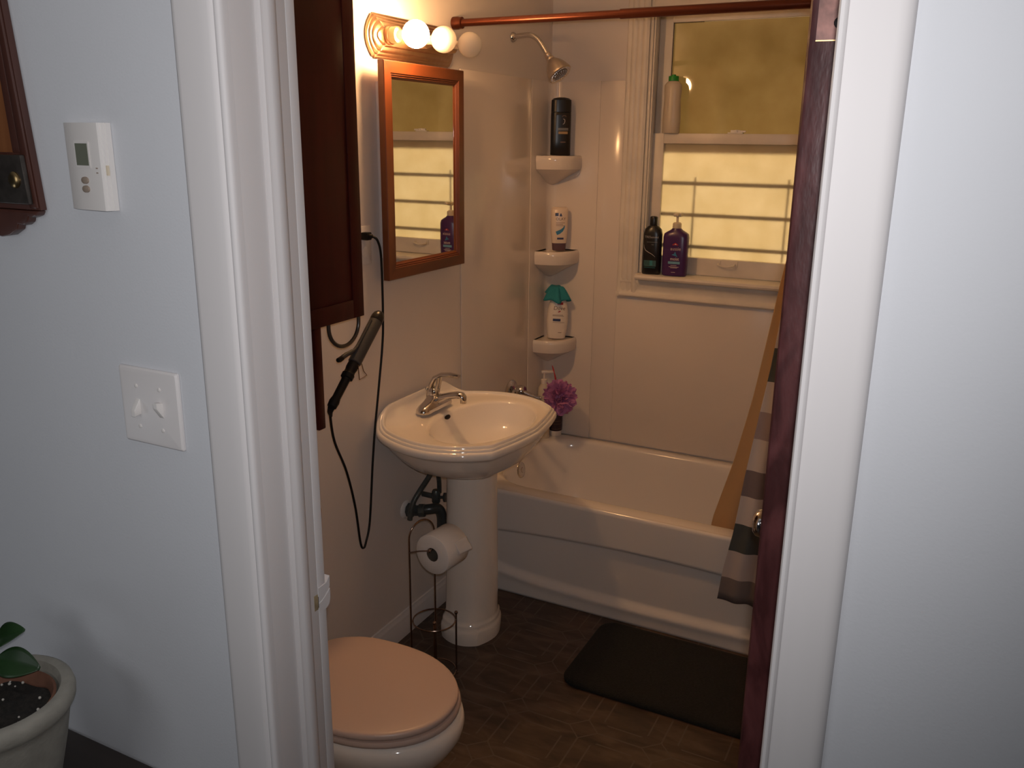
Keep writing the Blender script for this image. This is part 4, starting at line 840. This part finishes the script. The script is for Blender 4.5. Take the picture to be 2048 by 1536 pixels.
for k in range(46):
    # ruffled mesh petals on a ball
    zc = 1 - 2 * (k + 0.5) / 46; ph = k * 2.39996; rr0 = math.sqrt(1 - zc * zc)
    d = Vector((rr0 * math.cos(ph), rr0 * math.sin(ph), zc)); t1 = d.orthogonal().normalized(); t1 = Matrix.Rotation(rnd.uniform(0, PI), 3, d) @ t1; t2 = d.cross(t1)
    f1 = rnd.uniform(8, 13); p1 = rnd.uniform(0, 6); am = rnd.uniform(0.006, 0.012)
    def pet(u, v, d=d, t1=t1, t2=t2, f1=f1, p1=p1, am=am):
        s_ = (u - 0.5) * 1.5; R0 = 0.030 + 0.047 * v * (0.8 + 0.25 * math.sin(p1 * 3)) + 0.006 * v * math.sin(1.7 * f1 * s_ + p1)
        return LC + (d * math.cos(s_) + t1 * math.sin(s_)) * R0 + t2 * (1.25 * am * math.sin(f1 * s_ + p1) * (0.25 + v) + 0.006 * v * math.sin(3.1 * f1 * s_))
    g.grid(pet, 26, 4)
obj('mesh_ruffle', g, 'loofah', lo_, ang=80)
obj('mesh_core', G().sphere(LC, 0.036, 20, 12), 'loofah', lo_)
obj('hanging_loop', G().tube(bez([(0.135, 2.535, 0.712), (0.118, 2.556, 0.735), (0.090, 2.602, 0.760), (0.076, 2.618, 0.772), (0.072, 2.626, 0.770), (0.074, 2.630, 0.755), (0.100, 2.600, 0.732), (0.137, 2.537, 0.708)], 8), 0.0020, 8), 'red_cord', lo_)

# window sill bottles
SZ = 1.2130
M = place(0.489, 2.688, SZ, 0.10)
b = thing('shampoo_bottle', 'slim black shampoo bottle with a teal label on the window sill', 'bottle', (0.489, 2.688, SZ))
sec = [(0.0, 0.037, 0.022, 2.8), (0.003, 0.0385, 0.024, 2.8), (0.10, 0.0395, 0.025, 2.7), (0.165, 0.0390, 0.025, 2.6), (0.185, 0.0345, 0.022, 2.4), (0.196, 0.024, 0.018, 2.2), (0.200, 0.0165, 0.0155, 2)]
obj('bottle_body', body(sec, M), 'black_gloss', b)
obj('cap', body([(0.2005, 0.0160, 0.0155, 2), (0.203, 0.0165, 0.016, 2), (0.232, 0.0158, 0.0155, 2), (0.236, 0.0145, 0.014, 2), (0.238, 0.010, 0.010, 2)], M), 'black_gloss', b)
obj('lettering', decal_text(sec, M, 'TRESemm\u00e9', -0.001, 0.154, 0.0125), 'ink_silver', b)
obj('label_mark', decal_rect(sec, M, -0.020, 0.024, 0.1325, 0.1345), 'ink_grey', b)
obj('label_mark', decal_rect(sec, M, 0.000, 0.010, 0.122, 0.1245), 'ink_grey', b)
obj('label_swoosh', decal_strip(sec, M, [(-0.033, 0.122), (-0.031, 0.110), (-0.024, 0.099), (-0.010, 0.091), (0.004, 0.084), (0.018, 0.073)], [0.001, 0.0022, 0.003, 0.003, 0.0025, 0.001]), 'ink_silver', b)
obj('label_band', decal_rect(sec, M, -0.030, 0.022, 0.033, 0.058), 'ink_teal_dark', b)
obj('label_band', decal_rect(sec, M, -0.004, 0.008, 0.037, 0.058, 0.0011), 'ink_teal', b)
g = decal_rect(sec, M, -0.028, 0.020, 0.0275, 0.029); obj('label_mark', g, 'ink_teal', b)

M = place(0.588, 2.690, SZ, 0.06) @ Matrix.Diagonal((0.98, 1, 1.085, 1))
b = thing('conditioner_bottle', 'wide purple pump bottle with blue label on the window sill', 'bottle', (0.588, 2.690, SZ))
sec = [(0.0, 0.048, 0.024, 3.6), (0.003, 0.051, 0.027, 3.6), (0.06, 0.053, 0.029, 3.4), (0.145, 0.0535, 0.029, 3.2), (0.158, 0.0505, 0.027, 2.9), (0.166, 0.038, 0.024, 2.6), (0.172, 0.026, 0.020, 2.3), (0.1785, 0.0185, 0.0185, 2)]
obj('bottle_body', body(sec, M, 48), 'purple_plastic', b)
cl_ = obj('pump_collar', body([(0.179, 0.0180, 0.0180, 2), (0.181, 0.0188, 0.0188, 2), (0.196, 0.0182, 0.0182, 2), (0.200, 0.014, 0.014, 2), (0.201, 0.0055, 0.0055, 2), (0.222, 0.0050, 0.0050, 2)], M), 'cream_plastic', b)
obj('pump_head', G().box(-0.0155, 0.0175, -0.010, 0.010, 0.2215, 0.236).box(-0.009, 0.009, -0.042, -0.010, 0.226, 0.236).xf(M), 'cream_plastic', cl_, bevel=0.003)
obj('lettering', decal_text(sec, M, 'aussie', 0.006, 0.1035, 0.0185), 'ink_pale', b)
obj('label_mark', decal_strip(sec, M, [(-0.008, 0.118), (0.004, 0.1225), (0.016, 0.118)], [0.003, 0.009, 0.003]), 'ink_red', b)
obj('label_mark', decal_strip(sec, M, [(0.005, 0.1225), (0.005, 0.1185)], [0.002, 0.010], 0.0011), 'ink_pale', b)
obj('label_mark', decal_strip(sec, M, [(0.005, 0.093), (0.005, 0.084), (0.003, 0.0775)], [0.0015, 0.010, 0.028]), 'ink_blue', b)
obj('lettering', decal_text(sec, M, 'moist', 0.004, 0.0655, 0.0165, 0, 0.0003), 'ink_pale', b)
obj('label_band', decal_rect(sec, M, -0.023, 0.027, 0.0465, 0.0560), 'ink_lightblue', b)
for x0, x1, z in ((-0.012, 0.014, 0.040), (-0.019, 0.023, 0.0345), (-0.012, 0.017, 0.031), (-0.008, 0.009, 0.0135)): obj('label_mark', decal_rect(sec, M, x0, x1, z, z + 0.0018), 'ink_pale', b)

b = thing('clear_bottle', 'frosted clear bottle with a green cap standing on the window meeting rail', 'bottle', (0.521, 2.7445, 1.7818))
M = place(0.521, 2.7445, 1.7818, 0.0)
sec = [(0.0, 0.033, 0.026, 2.2), (0.004, 0.0355, 0.0275, 2.2), (0.05, 0.0365, 0.0278, 2.2), (0.11, 0.0335, 0.0270, 2.2), (0.135, 0.0330, 0.0265, 2.2), (0.165, 0.0355, 0.0275, 2.2), (0.185, 0.0345, 0.027, 2.2), (0.196, 0.026, 0.022, 2.1), (0.200, 0.020, 0.018, 2)]
obj('bottle_body', body(sec, M), 'frost_plastic', b)
obj('cap', body([(0.2005, 0.0205, 0.0205, 2), (0.217, 0.0205, 0.0205, 2), (0.219, 0.0195, 0.0195, 2)], M).lathe([(0.0085, 0), (0.0085, 0.005), (0.007, 0.006)], (0.521, 2.7445, 1.7818 + 0.219)), 'cap_green', b)

# ------------------------------------------------------------------ hall: thermostat, switches, clock, table, pot
th_ = thing('thermostat', 'white digital thermostat on the hall wall above the light switches', 'thermostat', (0.56, 0.0, 1.71))
zt0, zt1 = 1.6535, 1.7675
pf = [(0.518, -0.0006), (0.5178, -0.005), (0.520, -0.0082), (0.533, -0.0128), (0.550, -0.0155), (0.570, -0.0172), (0.590, -0.0177), (0.5960, -0.0172), (0.5980, -0.0160), (0.5986, -0.0135), (0.6000, -0.0130), (0.6006, -0.0085), (0.6022, -0.0080), (0.6026, -0.0006)]
obj('housing', G().prism(pf, 'z', zt0, zt1), 'plastic_white', th_, ang=25)
def onthermo(x):
    for (xa, ya), (xb, yb_) in zip(pf[2:], pf[3:]):
        if xa <= x <= xb: return ya + (yb_ - ya) * (x - xa) / (xb - xa)
    return -0.0175
def slab(x0, x1, z0, z1, d):
    y0, y1 = onthermo(x0) - 0.0003, onthermo(x1) - 0.0003
    return G().loft([[(x0, y0, z0), (x1, y1, z0), (x1, y1, z1), (x0, y0, z1)], [(x0, y0 - d, z0), (x1, y1 - d, z0), (x1, y1 - d, z1), (x0, y0 - d, z1)]])
obj('display_bezel', slab(0.5460, 0.5775, 1.7095, 1.7435, 0.0009), 'plastic_white', th_)
obj('display', slab(0.5490, 0.5750, 1.7125, 1.7410, 0.0014), 'lcd', th_)
for z in (1.693, 1.6815): obj('button', G().lathe([(0.0052, 0), (0.0050, 0.0022), (0.003, 0.003)], (0.0, 0, 0), (0, 0, 1), 20).xf(Matrix.Translation((0.5625, onthermo(0.5625), z)) @ Matrix.Rotation(-0.09, 4, 'Z') @ Matrix.Rotation(PI / 2, 4, 'X') @ Matrix.Diagonal((1.45, 0.92, 1, 1))), 'taupe_rubber', th_)
obj('slide_switch', G().box(0.5992, 0.6022, -0.0128, -0.0092, 1.700, 1.713), 'cream_plastic', th_)
obj('switch_mark', G().box(0.5870, 0.5905, -0.0182, -0.0174, 1.7025, 1.7040), 'taupe_rubber', th_)
obj('switch_mark', G().box(0.5870, 0.5905, -0.0182, -0.0174, 1.7085, 1.7100), 'taupe_rubber', th_)
sw = thing('light_switch', 'white double light switch plate on the hall wall beside the door casing', 'light switch', (0.627, 0, 1.378))
obj('cover_plate', G().loft([[(x, y, z) for x, z in rrect(0.627, 1.378, hx, hz, 0.003, 4)] for y, hx, hz in ((-0.0006, 0.058, 0.057), (-0.0035, 0.058, 0.057), (-0.0062, 0.0555, 0.0545), (-0.0068, 0.052, 0.051))]), 'plate_white', sw, ang=25)
for x, d in ((0.604, -1), (0.650, 1)):
    obj('toggle', G().loft([[(x + a, -0.0066, 1.378 + b_) for a, b_ in rrect(0, 0, 0.0045, 0.0115, 0.001, 2)], [(x + a * 0.85, -0.017, 1.378 + d * 0.009 + b_) for a, b_ in rrect(0, 0, 0.0042, 0.0045, 0.001, 2)]]), 'plastic_white', sw)
    for z in (1.378 + 0.0302, 1.378 - 0.0302): obj('screw', G().lathe([(0.0032, 0), (0.0030, 0.0010), (0.002, 0.0015)], (x, -0.0066, z), (0, -1, 0), 12), 'plastic_white', sw)
ck = thing('wall_plaque', 'dark wooden wall plaque with a metal block and brass disc, left of the thermostat', 'wall decoration', (0.36, 0, 1.75))
CXc = 0.36
def tp(z): return 0.0925 - (z - 1.65) * 0.088      # half width, narrower towards the top
def quad(f0, f1, z0, z1): return [(CXc + f0 * tp(z0), z0), (CXc + f1 * tp(z0), z0), (CXc + f1 * tp(z1), z1), (CXc + f0 * tp(z1), z1)]
obj('case', G().prism(quad(-1, 1, 1.647, 2.25), 'y', -0.0115, -0.0006), 'clock_wood', ck, bevel=0.002)
for a, b_ in ((0.80, 0.985), (-0.985, -0.80)):
    obj('frame', G().prism(quad(a, b_, 1.650, 2.245), 'y', -0.0155, -0.0117), 'clock_wood', ck, bevel=0.0018)
for a, b_ in ((0.60, 0.785), (-0.785, -0.60)):
    obj('inner_frame', G().prism(quad(a, b_, 1.727, 2.24), 'y', -0.0140, -0.0117), 'clock_wood', ck, bevel=0.001)
obj('inlay', G().prism(quad(-0.595, 0.595, 1.727, 2.24), 'y', -0.0125, -0.0117), 'clock_inlay', ck)
bk = obj('metal_block', G().prism(quad(-0.93, 0.93, 1.656, 1.724), 'y', -0.0230, -0.0157), 'pewter', ck, bevel=0.0015)
obj('brass_disc', G().lathe([(0.0115, 0), (0.0115, 0.002), (0.0095, 0.004), (0.004, 0.005)], (CXc + 0.0625, -0.0231, 1.6895), (0, -1, 0), 28), 'old_brass', bk)
fin = [(-0.99, 1.6465), (-0.93, 1.640), (-0.82, 1.637), (-0.74, 1.6385), (-0.70, 1.630), (-0.60, 1.625), (-0.46, 1.626), (-0.42, 1.618), (-0.22, 1.609), (0, 1.606), (0.22, 1.609), (0.42, 1.618), (0.46, 1.626), (0.60, 1.625), (0.70, 1.630), (0.74, 1.6385), (0.82, 1.637), (0.93, 1.640), (0.99, 1.6465)]
obj('scalloped_base', G().prism([(CXc + f * tp(1.66), z) for f, z in fin], 'y', -0.0150, -0.0008), 'clock_wood', ck, bevel=0.0018)

tb = thing('hall_table', 'dark hall table against the wall under the plant pot', 'table', (0.20, -0.25, 0))
obj('tabletop', G().box(-0.50, 0.70, -0.46, -0.003, 0.705, 0.7345), 'table_wood', tb, bevel=0.004)
for x in (-0.46, 0.66):
    for y in (-0.42, -0.045): obj('leg', G().box(x - 0.02, x + 0.02, y - 0.02, y + 0.02, 0.0006, 0.7048), 'table_wood', tb, bevel=0.003)
obj('apron', G().box(-0.44, 0.64, -0.425, -0.405, 0.62, 0.7046), 'table_wood', tb)
PC = Vector((0.421, -0.176, 0.735))
pt = thing('plant_pot', 'cream stone plant pot with a small dark green plant, lower left', 'plant', tuple(PC))
obj('pot', G().lathe([(0.062, 0.0), (0.066, 0.0024), (0.078, 0.048), (0.093, 0.112), (0.103, 0.164), (0.106, 0.1744), (0.11, 0.1792), (0.1135, 0.1856), (0.1145, 0.1952), (0.112, 0.2048), (0.105, 0.2088), (0.095, 0.2072), (0.091, 0.2), (0.09, 0.16), (0.085, 0.08)], PC, (0, 0, 1), 64), 'pot_stone', pt, ang=50)
obj('inner_pot', G().lathe([(0.06, 0.088), (0.0855, 0.188), (0.087, 0.1944), (0.083, 0.1952), (0.08, 0.1888), (0.074, 0.16)], PC, (0, 0, 1), 48), 'terracotta', pt)
obj('soil', G().grid(lambda u, v: PC + Vector((0.079 * v * math.cos(2 * PI * u), 0.079 * v * math.sin(2 * PI * u), 0.177 + 0.004 * math.sin(40 * u) * v + 0.003 * math.sin(23 * v))), 48, 10), 'soil', pt, ang=80)
g = G(); rnd = random.Random(2)
for k in range(26):
    a = rnd.uniform(0, 2 * PI); r = 0.072 * math.sqrt(rnd.random())
    g.sphere(PC + Vector((r * math.cos(a), r * math.sin(a), 0.181)), rnd.uniform(0.0012, 0.0028), 8, 5)
obj('perlite', g, 'perlite', pt, kind='stuff')
def leaf(base, tip, wd, bend, roll=0.0):
    B = Vector(base); T = Vector(tip); d = T - B; L_ = d.length; d.normalize(); s_ = d.cross(Vector((0, 0, 1))).normalized(); n_ = s_.cross(d); s_, n_ = s_ * math.cos(roll) + n_ * math.sin(roll), n_ * math.cos(roll) - s_ * math.sin(roll)
    def fn(u, v):
        w_ = wd * (math.sin(PI * min(1, v * 0.96 + 0.02)) ** 0.8) * (1 - 0.25 * v)
        x = (u - 0.5) * 2
        return B + d * L_ * v + s_ * w_ * x + n_ * (bend * math.sin(PI * v) + 0.22 * w_ * abs(x))
    return G().grid(fn, 8, 16)
stem = PC + Vector((0.020, -0.02, 0.222))
for (bx, by, bz), (tx, ty, tz), wd, bd, rl_ in (((-0.052, 0.045, 0.226), (0.024, 0.066, 0.222), 0.027, 0.006, -0.75), ((-0.075, 0.060, 0.240), (-0.022, 0.080, 0.268), 0.024, 0.006, -0.6), ((-0.06, -0.02, 0.23), (-0.15, -0.04, 0.25), 0.030, 0.014, 0), ((-0.06, 0.02, 0.24), (-0.14, 0.08, 0.27), 0.028, 0.010, -0.4), ((-0.06, -0.03, 0.24), (-0.15, -0.08, 0.29), 0.028, 0.01, 0.2)):
    lf_ = obj('leaf', leaf(PC + Vector((bx, by, bz)), PC + Vector((tx, ty, tz)), wd, bd, rl_), 'leaf', pt, ang=80, thick=0.0008)
    obj('stalk', G().tube(bez([PC + Vector((-0.020, 0.02, 0.176)), PC + Vector((bx * 0.6 - 0.006, by * 0.6, bz - 0.02)), PC + Vector((bx, by, bz))], 6), 0.0022, 8), 'leaf', lf_)
